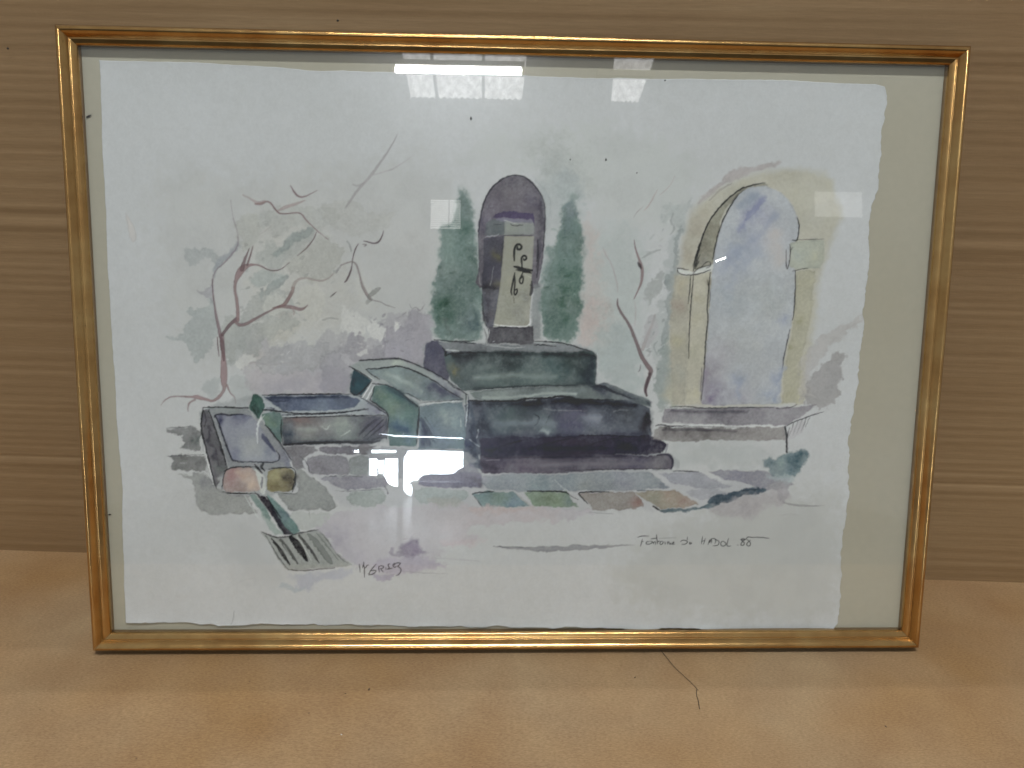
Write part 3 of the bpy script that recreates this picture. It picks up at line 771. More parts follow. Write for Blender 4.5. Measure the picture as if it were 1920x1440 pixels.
s #8f9796 .5 .5 4 : 1170.0,324.3 1166.4,340.9 1173.3,353.3 1165.3,366.0
s #7d8788 .5 .4 3 : 1147.8,578.8 1141.7,589.7 1148.8,607.0
w #86937f .5 3 4 .2 1 : 1178.9,649.3 1187.5,646.0 1194.7,660.2 1194.4,706.5 1181.2,706.6
# ---------- underpainting of the fountain
w #8e9496 .6 5 5 .1 1 : 238.7,723.3 330.6,696.6 426.2,691.5 522.1,690.7 533.5,638.7 576.3,621.1 672.2,631.0 682.9,583.5 800.4,584.5 961.7,585.0 1024.9,606.0 1028.7,662.7 1137.2,703.6 1144.5,783.6 1190.2,817.1 1189.0,844.2 945.7,856.5 791.9,857.2 661.0,808.6 596.1,795.6 391.6,799.0 414.1,847.6 408.6,896.8 260.1,892.9 230.9,760.4
w #a2a4a8 .5 6 7 .1 1 : 402.4,798.9 596.1,797.8 791.8,850.4 1166.9,846.6 1268.1,866.6 1435.9,854.5 1392.8,888.9 1237.1,923.8 1014.0,933.6 770.4,927.4 616.9,923.3 518.7,925.8 476.0,880.9 433.5,847.5
# ---------- cypress left
w #9fa9a6 .5 9 6 0 1 : 749.8,281.6 764.5,289.5 777.3,330.3 784.1,402.7 795.1,454.9 798.2,575.9 706.4,579.0 689.3,540.7 691.5,477.2 706.2,403.8 712.5,356.0 731.3,341.3 741.6,310.4
w #6b827c .86 5.5 6 .06 1 : 751.9,286.7 762.4,291.6 769.8,307.9 772.0,325.3 776.3,338.6 779.6,371.6 783.1,411.0 787.6,446.6 794.2,484.4 794.7,539.6 788.6,576.0 710.6,576.8 698.9,549.1 691.5,528.0 697.8,489.8 698.9,458.2 708.3,420.4 710.4,395.4 712.5,360.2 727.1,355.8 738.6,341.2 745.8,324.7 743.7,306.2 : 723.0,382.8,20,#748a83,.7 727.3,440.0,18,#7b8c86,.6 758.6,361.5,20,#4d685f,.8 761.0,413.4,18,#4d685f,.7 748.5,455.5,18,#55736a,.6 716.9,513.9,20,#3f6050,.85 730.8,540.3,16,#4c6b60,.6 774.5,544.1,18,#4f6166,.75 755.1,508.1,16,#6d857e,.6 735.7,403.4,14,#7b918b,.5 754.1,312.2,9,#5a716c,.6 710.6,540.5,9,#3c5a4b,.7
s #9fada6 .5 .5 1.5 : 704.2,472.8 714.7,474.8
s #8ba098 .5 .5 2 : 721.0,434.9 723.1,413.9 725.1,403.5
s #8ba098 .5 .5 2 : 714.8,524.5 719.1,531.9
s #8fa39c .4 .5 3 : 738.0,466.1 748.6,476.5
# ---------- cypress right
w #9fa9a6 .5 9 6 0 1 : 961.1,276.1 975.9,282.0 989.7,327.0 997.9,399.7 1001.7,462.8 995.0,537.4 976.8,584.9 925.0,581.1 909.1,538.3 904.1,495.8 913.6,432.3 917.1,392.5 935.9,379.7 943.3,327.8 955.4,302.8
w #667f77 .86 5.5 6 .05 1 : 965.5,284.2 972.0,292.3 976.7,311.8 982.5,335.4 989.4,356.1 992.7,405.0 996.2,457.6 988.4,486.3 993.3,511.7 983.8,561.1 970.2,581.7 929.2,578.9 918.1,561.8 913.4,538.3 908.4,497.8 912.2,471.3 915.9,442.8 922.9,421.7 921.4,398.7 936.0,387.0 942.0,369.2 947.7,340.1 947.3,317.4 962.9,308.9 : 964.2,322.3,18,#77868a,.8 960.7,353.4,16,#6a7c7d,.6 968.2,400.1,26,#67807a,.6 964.0,495.1,26,#466656,.7 971.5,452.6,20,#4f6c60,.6 931.4,474.2,16,#566f69,.6 925.9,411.2,12,#74867f,.5 950.1,548.6,22,#55746a,.6 984.1,399.9,10,#587469,.6
w #9aa3a3 .5 14 10 0 1 : 939.6,256.0 975.2,250.3 984.4,285.9 976.5,306.6 955.5,307.0 939.2,286.7
w #8a9796 .5 5 6 0 1 : 919.4,400.8 931.9,390.2 930.6,432.1 918.4,463.8 909.9,463.9
s #93a59d .45 .5 1.5 : 966.5,511.0 970.4,495.0
s #9d9a9e .42 .5 1.8 : 1171.2,433.1 1175.5,432.0 1179.7,428.8
s #9d9a9e .54 .5 3.6 : 1177.6,671.3 1182.0,670.2 1186.4,671.2
s #9d9a9e .48 .5 2.9 : 1163.6,649.5 1165.7,648.4 1169.2,651.6
s #9d9a9e .54 .5 2.6 : 1143.7,388.2 1146.9,388.2 1151.3,390.2
s #868f8e .63 .5 1.9 : 1189.7,646.0 1194.2,647.0 1198.6,649.2
s #868f8e .55 .5 2.9 : 1185.1,612.1 1187.2,612.1 1188.5,615.4
s #9d9a9e .58 .5 2.9 : 1170.8,529.0 1173.9,526.8 1177.2,527.8
s #868f8e .54 .5 4.6 : 1157.1,538.8 1159.1,535.6 1161.3,535.5
s #9d9a9e .40 .5 3.0 : 1145.4,377.7 1148.6,375.6 1150.7,375.6
s #929a98 .39 .5 4.4 : 1129.3,608.3 1131.4,607.2 1134.5,601.7
s #868f8e .63 .5 3.9 : 1147.6,632.1 1151.0,635.4 1154.3,634.2
s #868f8e .45 .5 2.0 : 1149.0,359.9 1151.0,356.8 1153.1,354.7
s #868f8e .57 .5 4.6 : 1128.9,598.5 1132.2,599.6 1136.6,599.5
s #868f8e .41 .5 2.2 : 1168.7,639.6 1172.9,636.3 1177.2,635.1
s #929a98 .65 .5 3.4 : 1156.1,569.0 1160.3,564.6 1163.4,562.5
s #929a98 .47 .5 4.9 : 1127.8,539.1 1130.1,541.3 1133.3,539.1
s #868f8e .60 .5 3.2 : 1125.7,598.6 1129.9,595.3 1134.2,594.1
s #929a98 .55 .5 3.9 : 1182.5,657.0 1184.7,655.9 1187.8,652.6
s #9d9a9e .48 .5 1.7 : 1160.4,430.1 1162.5,430.1 1165.8,431.1
s #868f8e .52 .5 3.2 : 1138.6,564.9 1139.6,563.8 1141.6,559.4
s #929a98 .39 .5 4.3 : 1158.4,461.9 1162.5,456.5 1167.8,455.4
s #929a98 .65 .5 2.8 : 1176.3,453.2 1177.3,450.0 1179.4,447.8
s #929a98 .51 .5 1.8 : 1117.5,402.2 1121.7,400.1 1127.0,400.0
s #929a98 .59 .5 4.2 : 1196.5,571.8 1199.5,566.4 1202.7,564.2
s #868f8e .41 .5 1.6 : 1170.2,651.6 1173.5,651.6 1177.9,650.4
s #929a98 .35 .5 5.0 : 1155.6,640.8 1160.1,644.0 1164.4,642.9
s #bcbfbc .46 .5 1.8 : 1193.4,372.9 1197.6,370.7 1201.9,370.7
s #bcbfbc .59 .5 1.8 : 1151.6,482.2 1153.8,482.1 1157.0,482.1
s #bcbfbc .55 .5 1.5 : 1135.4,452.6 1139.8,454.7 1145.2,454.6
s #bcbfbc .65 .5 2.4 : 1205.4,526.5 1207.3,521.1 1209.5,521.0
s #bcbfbc .59 .5 1.8 : 1187.2,352.1 1189.3,351.0 1191.4,352.0
s #bcbfbc .55 .5 2.1 : 1205.4,628.3 1208.5,623.9 1211.7,622.8
s #bcbfbc .43 .5 1.5 : 1200.3,508.3 1203.5,507.2 1206.9,510.4
s #bcbfbc .59 .5 1.8 : 1157.2,403.8 1160.2,398.5 1164.4,397.4
s #bcbfbc .36 .5 2.5 : 1181.8,403.5 1185.1,405.5 1187.2,404.4
s #bcbfbc .64 .5 2.9 : 1190.7,511.6 1193.8,508.4 1196.9,506.2
s #bcbfbc .44 .5 2.8 : 1153.2,521.7 1157.4,519.5 1160.6,517.3
s #bcbfbc .38 .5 2.9 : 1185.4,541.7 1186.4,538.5 1188.4,536.3
s #bcbfbc .35 .5 2.3 : 1178.2,605.7 1180.3,602.4 1181.4,602.4
s #bcbfbc .46 .5 3.0 : 1160.1,344.1 1162.2,341.0 1163.2,341.0
s #bcbfbc .55 .5 1.9 : 1155.8,590.7 1160.0,586.3 1164.3,585.2
s #bcbfbc .54 .5 1.7 : 1193.9,562.1 1198.2,561.0 1201.5,563.1
s #56736a .50 .5 4.5 : 762.3,467.9 764.4,464.7 766.5,461.5
s #4b675d .54 .5 4.1 : 706.3,437.1 709.4,436.1 711.5,436.0
s #89a097 .37 .5 4.7 : 759.3,498.5 763.6,497.4 767.8,497.4
s #56736a .61 .5 2.7 : 745.4,463.9 749.6,464.9 753.9,467.0
s #4b675d .51 .5 4.5 : 728.4,446.3 730.5,447.3 733.7,447.3
s #56736a .41 .5 3.6 : 734.9,488.3 739.1,484.0 743.3,483.9
s #4b675d .40 .5 2.4 : 783.6,484.5 785.8,485.5 788.9,482.3
s #89a097 .39 .5 3.5 : 717.9,455.9 722.1,454.7 726.3,452.6
s #89a097 .48 .5 4.0 : 744.7,550.8 746.8,546.5 748.9,546.5
s #56736a .43 .5 3.7 : 729.6,479.9 731.7,479.9 733.8,477.7
s #89a097 .38 .5 5.4 : 710.6,522.4 714.8,517.1 719.0,516.0
s #89a097 .55 .5 3.0 : 764.0,388.4 768.2,388.3 771.3,386.2
s #4b675d .57 .5 3.0 : 711.6,532.0 717.0,530.9 721.2,527.6
s #89a097 .60 .5 4.8 : 736.6,365.0 737.6,362.9 739.7,358.7
s #56736a .52 .5 2.8 : 735.8,447.2 737.9,444.1 740.0,445.1
s #89a097 .40 .5 5.0 : 744.7,547.6 750.0,544.3 754.2,544.3
s #4a675b .38 .5 2.7 : 951.7,375.3 957.0,374.2 961.2,373.1
s #86a096 .47 .5 4.5 : 984.1,443.0 986.2,440.8 988.3,440.8
s #4a675b .36 .5 5.4 : 931.6,534.9 934.7,531.6 939.0,528.4
s #4a675b .44 .5 2.2 : 937.7,468.9 942.0,468.8 946.2,467.7
s #56736a .41 .5 3.6 : 947.8,439.2 952.0,437.1 955.1,432.8
s #56736a .37 .5 4.7 : 970.3,447.3 972.4,443.1 974.5,442.0
s #4a675b .53 .5 5.5 : 950.0,494.2 954.3,493.0 957.4,490.9
s #86a096 .45 .5 4.1 : 965.4,466.4 968.6,463.2 971.7,461.0
s #56736a .45 .5 1.8 : 977.7,533.3 980.9,532.2 984.1,532.1
s #4a675b .55 .5 2.4 : 952.6,417.1 954.8,419.2 957.9,418.1
s #4a675b .56 .5 2.8 : 918.3,456.4 920.5,458.5 922.6,458.5
s #4a675b .57 .5 4.6 : 957.6,450.7 961.9,450.6 967.2,448.4
s #4a675b .59 .5 3.6 : 917.6,474.4 920.7,472.3 925.0,472.2
s #86a096 .40 .5 5.3 : 930.2,359.0 934.4,358.9 939.7,359.9
s #86a096 .55 .5 2.7 : 975.6,488.5 977.6,485.3 980.9,487.4
s #4a675b .53 .5 2.9 : 962.4,473.9 966.7,473.8 970.9,472.7
# ---------- niche and stele
w #6f6a73 .95 1.2 1.5 .35 1 : 783.8,371.5 786.8,342.5 791.9,321.9 800.0,297.1 813.4,276.5 831.0,263.0 849.7,257.5 870.6,258.2 889.6,269.1 904.6,287.3 913.3,305.6 916.0,333.3 915.8,380.0 913.4,421.8 905.6,461.9 899.4,474.6 788.9,476.0 786.4,434.0 : 855.4,293.2,28,#7b757c,.8 892.2,299.8,16,#655e72,.7 798.3,340.3,14,#716a7c,.7 849.8,265.7,14,#5f5a66,.5 790.5,413.0,14,#6d6b74,.6 906.6,401.0,10,#6a646e,.6 819.0,314.3,18,#746c78,.6
s #2c2a33 .85 .3 1.8 : 784.9,377.7 786.8,350.8 790.8,326.0 799.0,299.2 812.4,278.5 830.0,264.0 847.6,257.1 868.5,257.2 887.5,268.1 903.5,286.2 912.8,304.6 915.9,328.2 915.6,369.6 913.0,400.9
s #8b9394 .5 .4 1.5 : 894.8,264.9 906.5,274.9 919.3,289.1 925.9,305.4 926.4,328.0
w #9ea5a5 .4 6 3 0 1 : 891.5,259.9 912.8,276.9 926.0,307.4 925.1,369.5 919.2,390.4 915.9,328.2 906.7,285.2
w #565560 .85 1.5 2 .2 0 : 795.5,379.7 800.7,375.4 836.5,372.8 830.9,433.4 827.3,496.7 817.3,554.3 804.5,556.6 797.8,528.9 793.2,491.8 794.9,433.9 : 807.0,481.1,14,#3d3b42,.8 822.2,412.6,10,#6d6c52,.75 820.6,465.1,9,#7a775c,.7 803.1,402.4,10,#5f6068,.6 812.7,528.7,12,#5d5a5c,.5 814.5,386.7,10,#4f5058,.6
w #9b9b8b .97 1.2 1 .15 0 : 836.5,373.9 894.5,373.0 892.3,432.6 891.2,490.6 887.9,551.4 817.2,552.1 825.2,496.7 831.9,433.4 : 856.9,401.7,16,#a09e8a,.5 878.1,401.4,14,#93938b,.5 869.3,528.1,20,#8f8f86,.6 841.8,464.8,14,#9f9d86,.5 879.5,496.1,12,#85867f,.6
w #6f7779 .9 1.5 2 .2 0 : 796.5,371.3 799.4,350.6 810.9,341.1 836.1,341.8 836.5,371.8 : 814.2,360.7,10,#697276,.5
w #8f958f .92 1.5 2 .2 0 : 836.1,342.8 893.0,345.1 895.5,369.9 836.5,372.8 : 851.1,360.2,10,#969a8c,.5
w #7f7d8c .9 2 2 .1 0 : 819.2,333.8 852.8,331.2 892.8,336.8 894.1,347.1 850.9,345.7 819.3,344.1
w #5b526c .92 1.5 2.5 .3 0 : 813.0,340.1 819.2,329.7 831.7,326.4 850.6,325.1 876.9,326.7 892.7,330.6 896.1,342.9 895.2,353.3 889.8,341.0 866.5,337.2 845.5,337.5 825.6,337.8
s #c0c4c2 .6 .5 1.5 : 835.1,341.8 845.6,345.8 859.3,347.6
s #b6babd .6 .4 1.5 : 797.6,377.5 802.8,374.4 819.6,373.1 825.9,368.8
s #3b3a40 .8 .4 1.3 : 836.5,372.8 861.8,371.4 891.3,373.1
s #3f3d45 .7 .4 1.5 : 815.2,350.4 829.9,351.2
s #33323a .8 .4 1.8 : 847.8,349.9 859.4,352.8 872.0,350.6
s #3a383e .8 .4 2.5 : 902.0,380.2 903.5,401.0 900.7,422.0
s #3f3d42 .7 .5 5 : 901.2,390.6 903.7,411.5 902.3,453.5
s #33313a .7 .4 5 : 890.7,462.1 892.1,480.0 890.1,487.5
s #a9adab .7 .5 2 : 897.6,490.5 899.1,517.1 899.6,543.8 898.9,568.4
s #a9adab .5 .5 1.5 : 787.6,444.5 788.8,465.5 790.9,469.6
s #a9adab .5 .5 1.5 : 815.0,433.6 812.0,454.6 809.0,470.5
w #828788 .75 3 3 .1 0 : 895.0,464.1 909.9,463.9 909.1,538.3 914.1,576.9 897.0,581.4 892.2,551.3
s #3d3c42 .7 .5 3 : 793.2,488.6 794.5,513.0 797.9,539.5 802.3,552.3
s #3d3c42 .6 .4 1.5 : 798.1,556.6 802.5,571.6 801.5,586.6
w #5b595e .95 1.5 2 .25 0 : 807.6,553.3 896.5,551.3 898.2,587.8 803.7,586.6 : 853.9,576.4,18,#656468,.6
s #d2d5d3 .8 .4 2 : 814.0,547.9 832.2,549.8 853.6,551.8 885.7,550.3 889.8,536.4
s #2c2b30 .7 .3 1.5 : 819.4,555.3 842.9,554.0 880.5,555.8
s #c2c5c6 .6 .3 1.5 : 802.6,586.6 807.8,566.2 808.8,558.7
s #c2c5c6 .6 .3 3 : 816.5,583.2 818.6,582.1
s #403f3f .7 .4 2 : 834.5,381.2 832.6,402.0 830.9,433.4
# ink flourish on the stele
s #17161c .97 .1 4.2 : 856.7,421.5 855.9,407.9 856.8,397.5 861.0,390.2 867.3,389.5 870.5,394.2 867.4,398.9 862.1,398.0 862.6,393.3
s #17161c .97 .1 3.6 : 872.2,433.9 871.0,423.4 870.9,416.1 874.5,411.4 879.3,412.3 880.4,417.0 876.2,419.7 874.6,416.6
s #17161c .95 .25 6 : 856.3,432.0,2 866.9,436.1,7 879.7,440.1,9 892.5,439.9,3
s #17161c .95 .25 4 : 859.5,439.3,1 873.4,440.2,6 890.4,445.2,2
s #17161c .95 .1 3 : 873.4,444.4 871.4,450.7 867.8,458.1 868.4,464.5 872.7,465.5 874.7,458.1 873.5,451.8 870.4,456.0
s #17161c .95 .1 3.2 : 857.5,444.6,1 855.5,456.2 853.1,469.9 851.1,481.6 852.8,489.0
s #17161c .95 .1 3 : 857.0,445.7 858.3,464.6 857.0,483.6 859.2,488.9 862.8,483.5 862.2,477.2 858.0,480.4
s #2b2a2e .7 .3 1.2 : 856.0,492.1 857.3,504.8
s #b9bab2 .7 .3 1.5 : 877.7,447.5 890.6,454.7
# ---------- upper block
w #5c5b69 .92 2 2.5 .3 0 : 682.9,586.7 695.7,581.2 714.9,583.2 731.0,600.2 736.4,636.9 725.8,660.8 695.7,654.6 676.4,645.0 678.6,615.8 : 688.2,604.9,12,#575768,.6 698.9,637.2,14,#6d6b7d,.6
w #7e8386 .9 1.5 2 .1 0 : 706.4,584.3 757.6,582.8 802.6,587.7 854.1,590.4 897.1,585.7 963.9,586.1 1005.2,596.5 1022.7,603.9 962.2,608.8 832.9,607.9 736.3,608.8 717.1,599.3 : 789.8,591.0,16,#6b6e74,.6
w #5e6f6e .96 1.5 2 .2 0 : 717.1,606.8 757.7,604.3 854.3,601.2 940.5,602.5 1018.2,599.6 1024.9,606.0 1026.0,645.2 1024.6,671.5 963.6,671.9 898.5,672.5 822.8,677.5 771.1,683.3 753.8,682.4 732.2,660.8 721.4,637.0 : 822.6,655.7,30,#6f7f7b,.75 903.6,652.8,28,#6f7f7b,.7 854.7,635.8,30,#526362,.5 1004.3,645.4,24,#3f4a50,.85 973.2,615.2,36,#3d4745,.75 843.7,612.1,40,#434a4c,.7 757.8,615.0,18,#4a4950,.7 742.9,642.2,9,#85805c,.85 727.9,636.9,8,#7b8076,.6 941.1,635.0,24,#54696a,.6 768.8,663.7,16,#626c6e,.6
s #b6b9b8 .7 .5 2 : 719.2,599.3 732.0,601.3 747.0,602.2
s #b6b9b8 .6 .5 2 : 795.1,587.8 816.6,590.8 854.2,594.7 881.0,592.3
s #a9adae .6 .5 1.5 : 902.4,583.5 929.4,587.5 944.5,589.5
s #23252b .85 .35 1.8 : 697.8,580.1 720.2,582.1 746.9,582.9 779.0,581.5
s #23252b .8 .35 1.3 : 749.1,585.0 768.3,585.9 781.2,587.9
s #23252b .85 .35 2 : 899.1,581.3 929.3,582.1 959.5,585.0 983.4,591.3 1011.8,599.7
s #23252b .8 .35 1.8 : 898.2,587.8 918.6,588.7 943.5,590.6
s #23252b .8 .35 3 : 714.9,596.1 721.4,604.6 720.3,611.1 736.3,605.5
s #262830 .7 .4 3 : 732.1,608.8 757.7,604.3 779.2,606.2
s #9ea3a5 .5 .4 1.2 : 775.9,604.1 776.0,617.0
s #2a2c33 .7 .3 1.5 : 779.7,682.2 822.8,676.4 898.5,671.4 963.6,670.9 1018.0,669.3
s #8c8f94 .6 .4 2 : 1023.8,606.0 1025.7,634.3 1026.6,667.1
s #2a2c33 .6 .4 1.2 : 1024.9,603.9 1026.2,651.7
# ---------- ledge and lower block
w #7a8583 .94 1.5 2 .15 0 : 766.8,685.5 790.5,681.0 855.3,676.1 941.9,673.2 1026.6,667.1 1046.1,663.6 1094.7,681.9 1134.8,699.2 1142.0,714.6 1095.5,703.9 997.0,700.2 966.3,695.0 942.4,694.0 882.7,700.0 855.6,703.5 803.6,703.9 779.8,699.7 : 823.0,692.8,24,#87928d,.6 1039.9,675.7,18,#555966,.8 985.7,683.8,20,#6a7476,.6 1095.2,694.0,18,#666c76,.8 898.7,684.5,20,#6d7678,.5
s #33343d .8 .4 6 : 1015.9,673.7,2 1034.4,671.4,7 1062.0,682.1,5 1100.7,697.2,2
w #626a76 .97 1.5 2 .2 0 : 766.9,704.1 803.6,702.8 877.3,702.2 931.5,696.3 968.5,694.9 997.0,700.2 1095.3,699.5 1124.2,710.3 1137.6,716.9 1140.8,743.5 1143.2,776.9 1138.6,801.6 1116.7,810.7 901.0,818.5 797.1,823.5 780.6,808.0 775.9,756.9 : 834.0,708.0,30,#33363f,.85 899.1,705.4,30,#34353f,.85 980.7,704.8,40,#2d2b38,.9 1062.8,708.6,34,#3d414b,.85 823.5,740.0,34,#52636a,.6 856.0,732.1,26,#5b6c6c,.7 927.3,760.4,22,#79888c,.8 910.6,739.5,16,#6f7f83,.6 1019.9,739.8,18,#808897,.7 976.2,744.6,26,#6a6886,.6 1053.4,761.8,36,#666a78,.5 1130.0,749.1,16,#403c42,.85 900.1,767.2,20,#636a76,.5 799.8,756.8,18,#353a4a,.8 790.8,723.7,16,#4f5060,.6 1096.1,721.6,20,#55585c,.6
s #8e9599 .5 .6 3 : 921.1,718.4 942.9,721.6 997.5,722.3
s #85767f .4 .6 2 : 953.8,721.5 1008.4,722.2
s #8b8f93 .5 .6 3 : 1063.2,724.0 1079.5,719.5 1093.8,720.5
s #2d3540 .6 .4 3 : 899.5,729.6 910.5,736.1 908.5,747.2 903.2,752.8
s #2d3540 .5 .4 2 : 932.3,733.8 928.1,742.7 926.0,749.3
s #20202a .9 .4 2 : 769.0,701.9 803.6,703.9 877.3,702.2 883.8,697.8 931.5,696.3 948.9,692.9 970.7,693.8 996.9,699.1 1062.5,698.6
s #b4b8b8 .4 .5 1.2 : 882.6,695.6 931.5,693.0 948.8,689.6
w #453f50 .93 2 3 .2 0 : 789.1,781.2 834.8,776.5 900.3,778.3 1009.8,773.2 1136.4,772.5 1164.4,782.4 1175.9,792.4 1163.3,810.5 1099.2,814.2 901.0,816.3 791.6,819.1 : 856.9,796.4,50,#39354a,.8 1098.7,799.6,34,#2f2b3d,.85 988.3,791.2,40,#453c4a,.6 813.3,806.7,30,#3d3a50,.6
s #27242f .7 .5 1.4 : 824.2,801.0 856.8,789.7 889.5,782.9
s #27242f .6 .5 1.4 : 889.8,802.9 944.3,787.0 987.9,777.8
s #27242f .6 .5 1.4 : 999.5,800.1 1043.1,784.2 1086.9,777.2
s #27242f .8 .4 1.4 : 922.2,778.2 966.0,776.8 1031.7,773.1 1097.9,775.0 1137.6,774.7
w #6a6570 .96 1.5 2 .3 0 : 791.6,819.1 901.0,816.3 1032.9,813.4 1137.9,815.1 1176.6,811.5 1188.0,819.3 1191.8,830.6 1189.0,843.1 1139.0,844.4 1044.8,846.0 945.7,854.3 857.6,854.7 797.3,852.7 787.3,837.0 : 846.2,821.0,50,#4f495a,.7 978.0,820.4,60,#554f60,.7 1099.3,817.5,50,#45405a,.7 813.6,841.4,20,#4d4253,.8 912.3,839.8,50,#716d76,.6 1055.5,833.5,50,#757179,.6 1155.2,830.8,16,#7d7a7c,.7 879.5,850.1,30,#5f5265,.5
s #3a364a .85 .2 4 : 1156.7,813.9 1178.9,812.6,5 1188.1,821.6,5 1189.8,835.1,4 1186.8,843.1,2
s #3a364a .7 .3 3 : 1144.5,783.6,1 1164.6,788.0,4 1171.4,792.4,6 1167.5,805.9,3
s #8b8c98 .7 .3 4 : 1178.0,790.2 1176.1,799.2 1174.3,808.2
s #2b2933 .7 .4 1.2 : 967.6,847.4 1044.8,844.8 1177.8,842.0
s #c7c0c4 .5 .6 1.2 : 797.3,854.9 824.7,855.9 857.6,852.4
s #b9b6bc .7 .3 1.3 : 803.6,826.8 831.0,825.6
w #5a6474 .85 2 2 .2 0 : 760.4,713.0 773.4,708.5 780.1,745.8 785.0,812.4 797.2,845.9 769.9,840.4 756.6,812.6 758.5,757.0 : 769.2,734.9,10,#5f6f80,.6 771.7,790.2,14,#3a4360,.7
s #b9c2c6 .75 .5 2.5 : 764.8,712.9 763.8,734.9 761.8,757.0
s #b9c2c6 .7 .5 2.5 : 787.9,762.4 786.9,773.5 783.6,781.2
s #b9c2c6 .75 .4 3 : 769.5,783.5 780.5,792.4 790.3,799.0
s #22232c .8 .4 1.3 : 769.5,781.3 780.4,789.0
s #2a2f42 .8 .4 1.5 : 766.8,691.0 768.0,712.9 765.0,745.9
# ---------- diagonal trough
w #939c9a .9 1.5 2 .1 0 : 529.3,634.4 548.6,623.5 576.3,621.1 625.2,619.5 672.2,635.3 704.3,653.4 747.3,678.1 766.8,693.2 764.7,708.5 756.1,706.4 725.8,689.1 682.8,661.2 650.7,645.2 627.3,637.8 595.2,640.3 563.3,641.6 592.9,661.9 618.5,672.6 669.8,713.6 661.2,718.1 601.4,672.7 575.8,662.1 541.9,647.2 : 629.5,624.9,10,#a9b3a5,.6 715.0,664.2,16,#8d8d9c,.6 747.4,685.7,12,#948f9c,.6
w #7a8a8c .94 1.5 2 .25 0 : 562.2,641.7 595.3,638.1 629.4,635.7 665.7,647.2 702.1,668.6 728.0,686.9 756.1,702.0 674.2,705.9 650.6,694.1 622.7,679.1 597.2,661.9 580.2,655.5 : 618.6,659.6,24,#8d9b97,.7 597.3,646.7,16,#74827f,.6 715.1,680.5,16,#54546a,.85 693.6,676.3,12,#5d6274,.7 661.3,689.6,16,#748489,.5 650.7,664.7,16,#87958f,.5
w #2f5058 .96 1.2 1.5 .2 0 : 537.7,642.9 554.6,651.4 570.5,662.1 560.7,681.7 550.9,694.9 537.0,693.9 528.6,687.4 531.0,666.8 : 550.1,676.4,10,#44646a,.6
w #577571 .95 1.5 2 .25 0 : 575.7,675.1 599.3,671.6 622.7,681.2 646.2,700.7 667.7,716.9 666.5,757.6 661.0,797.5 606.9,797.8 603.9,758.0 603.1,731.6 588.2,716.4 571.1,703.4 : 612.8,719.5,16,#7f947f,.75 591.6,692.4,12,#6f8770,.6 630.9,757.8,14,#3f6480,.8 612.6,757.9,12,#4a6a80,.6 634.2,735.8,12,#6f8f84,.6 629.1,686.6,14,#557a76,.6 650.2,779.8,14,#5a7686,.6
w #6d8188 .95 1.5 2 .25 0 : 668.8,715.8 715.1,708.9 756.1,706.4 760.6,746.0 760.9,803.6 665.3,804.1 666.5,757.6 : 720.6,740.7,18,#93a3a2,.75 693.5,757.4,12,#68788c,.6 742.3,757.1,12,#869a9f,.6 677.3,779.6,16,#5a5f78,.7 715.2,785.0,20,#7a8ca0,.6 677.4,730.0,10,#6c7f85,.5
s #1f2128 .9 .3 1.8 : 528.2,635.5 537.7,640.8 542.0,642.9
s #1f2128 .85 .3 1.8 : 561.1,640.6 597.4,638.1 629.4,634.6 664.6,646.2 702.1,665.4
s #1f2128 .85 .3 1.6 : 561.1,641.7 569.6,649.1 582.3,657.7 588.7,660.9
s #1f2128 .8 .3 1.6 : 548.6,623.5 570.9,622.2 597.5,620.9 626.3,619.5 650.8,626.8 671.1,635.3
s #1f2128 .8 .3 1.4 : 721.5,660.9 736.6,674.9 753.8,683.5 764.6,691.0
s #1f2128 .8 .3 1.6 : 571.5,669.7 586.4,670.7 599.2,672.7
s #1f2128 .8 .3 1.6 : 618.4,690.0 641.9,700.7 655.9,711.5 665.5,718.0
s #1f2128 .8 .3 1.4 : 635.6,688.8 650.6,691.9 669.9,704.9
s #1f2128 .8 .3 1.6 : 667.7,718.0 665.5,741.1 663.3,757.6 661.0,788.6
s #1f2128 .8 .3 1.4 : 577.8,675.1 574.5,690.3 569.0,703.4 581.8,712.1 605.2,736.0
s #1f2128 .6 .4 1.2 : 669.9,708.1 715.1,704.5 756.1,700.9
s #1f2128 .8 .3 1.6 : 762.5,691.0 762.6,718.4
s #1f2128 .8 .3 1.6 : 528.6,687.4 541.3,694.9 554.1,695.9
s #c9d0cf .85 .3 2 : 572.6,668.6 562.8,683.9 551.9,701.4 541.0,716.7
s #c9d0cf .8 .3 2 : 577.9,672.9 569.2,688.2 560.4,703.5 551.7,714.5
s #b9c1c0 .8 .4 3 : 542.0,642.9 565.2,655.7 575.8,662.1
s #a9b1b2 .7 .4 2 : 667.7,718.0 669.8,713.6 704.3,707.9 747.4,704.3
s #b3bcbc .7 .5 2 : 604.1,738.2 603.9,758.0 602.6,784.5
s #b3bcbc .7 .5 2 : 751.9,740.5 753.1,757.1
s #33374a .7 .3 1.3 : 667.6,741.1 682.7,766.3 695.7,788.4
s #33374a .7 .3 1.3 : 671.9,737.7 686.0,759.7 695.7,777.3
s #33374a .7 .3 1.3 : 679.5,737.7 691.4,757.4
s #33374a .6 .3 1.3 : 667.6,757.6 682.7,779.6 689.2,796.2
s #3f4258 .5 .3 5 : 670.9,741.1 678.4,763.1 682.7,790.7
# ---------- middle trough
w #9aa2a6 .9 1.5 2 .1 0 : 351.8,695.3 426.2,691.5 511.4,691.9 541.3,694.9 564.7,703.5 590.3,720.8 605.2,732.7 553.6,734.2 468.0,734.7 393.1,739.6 361.4,732.2 353.2,720.3 : 580.6,723.0,14,#77768a,.8
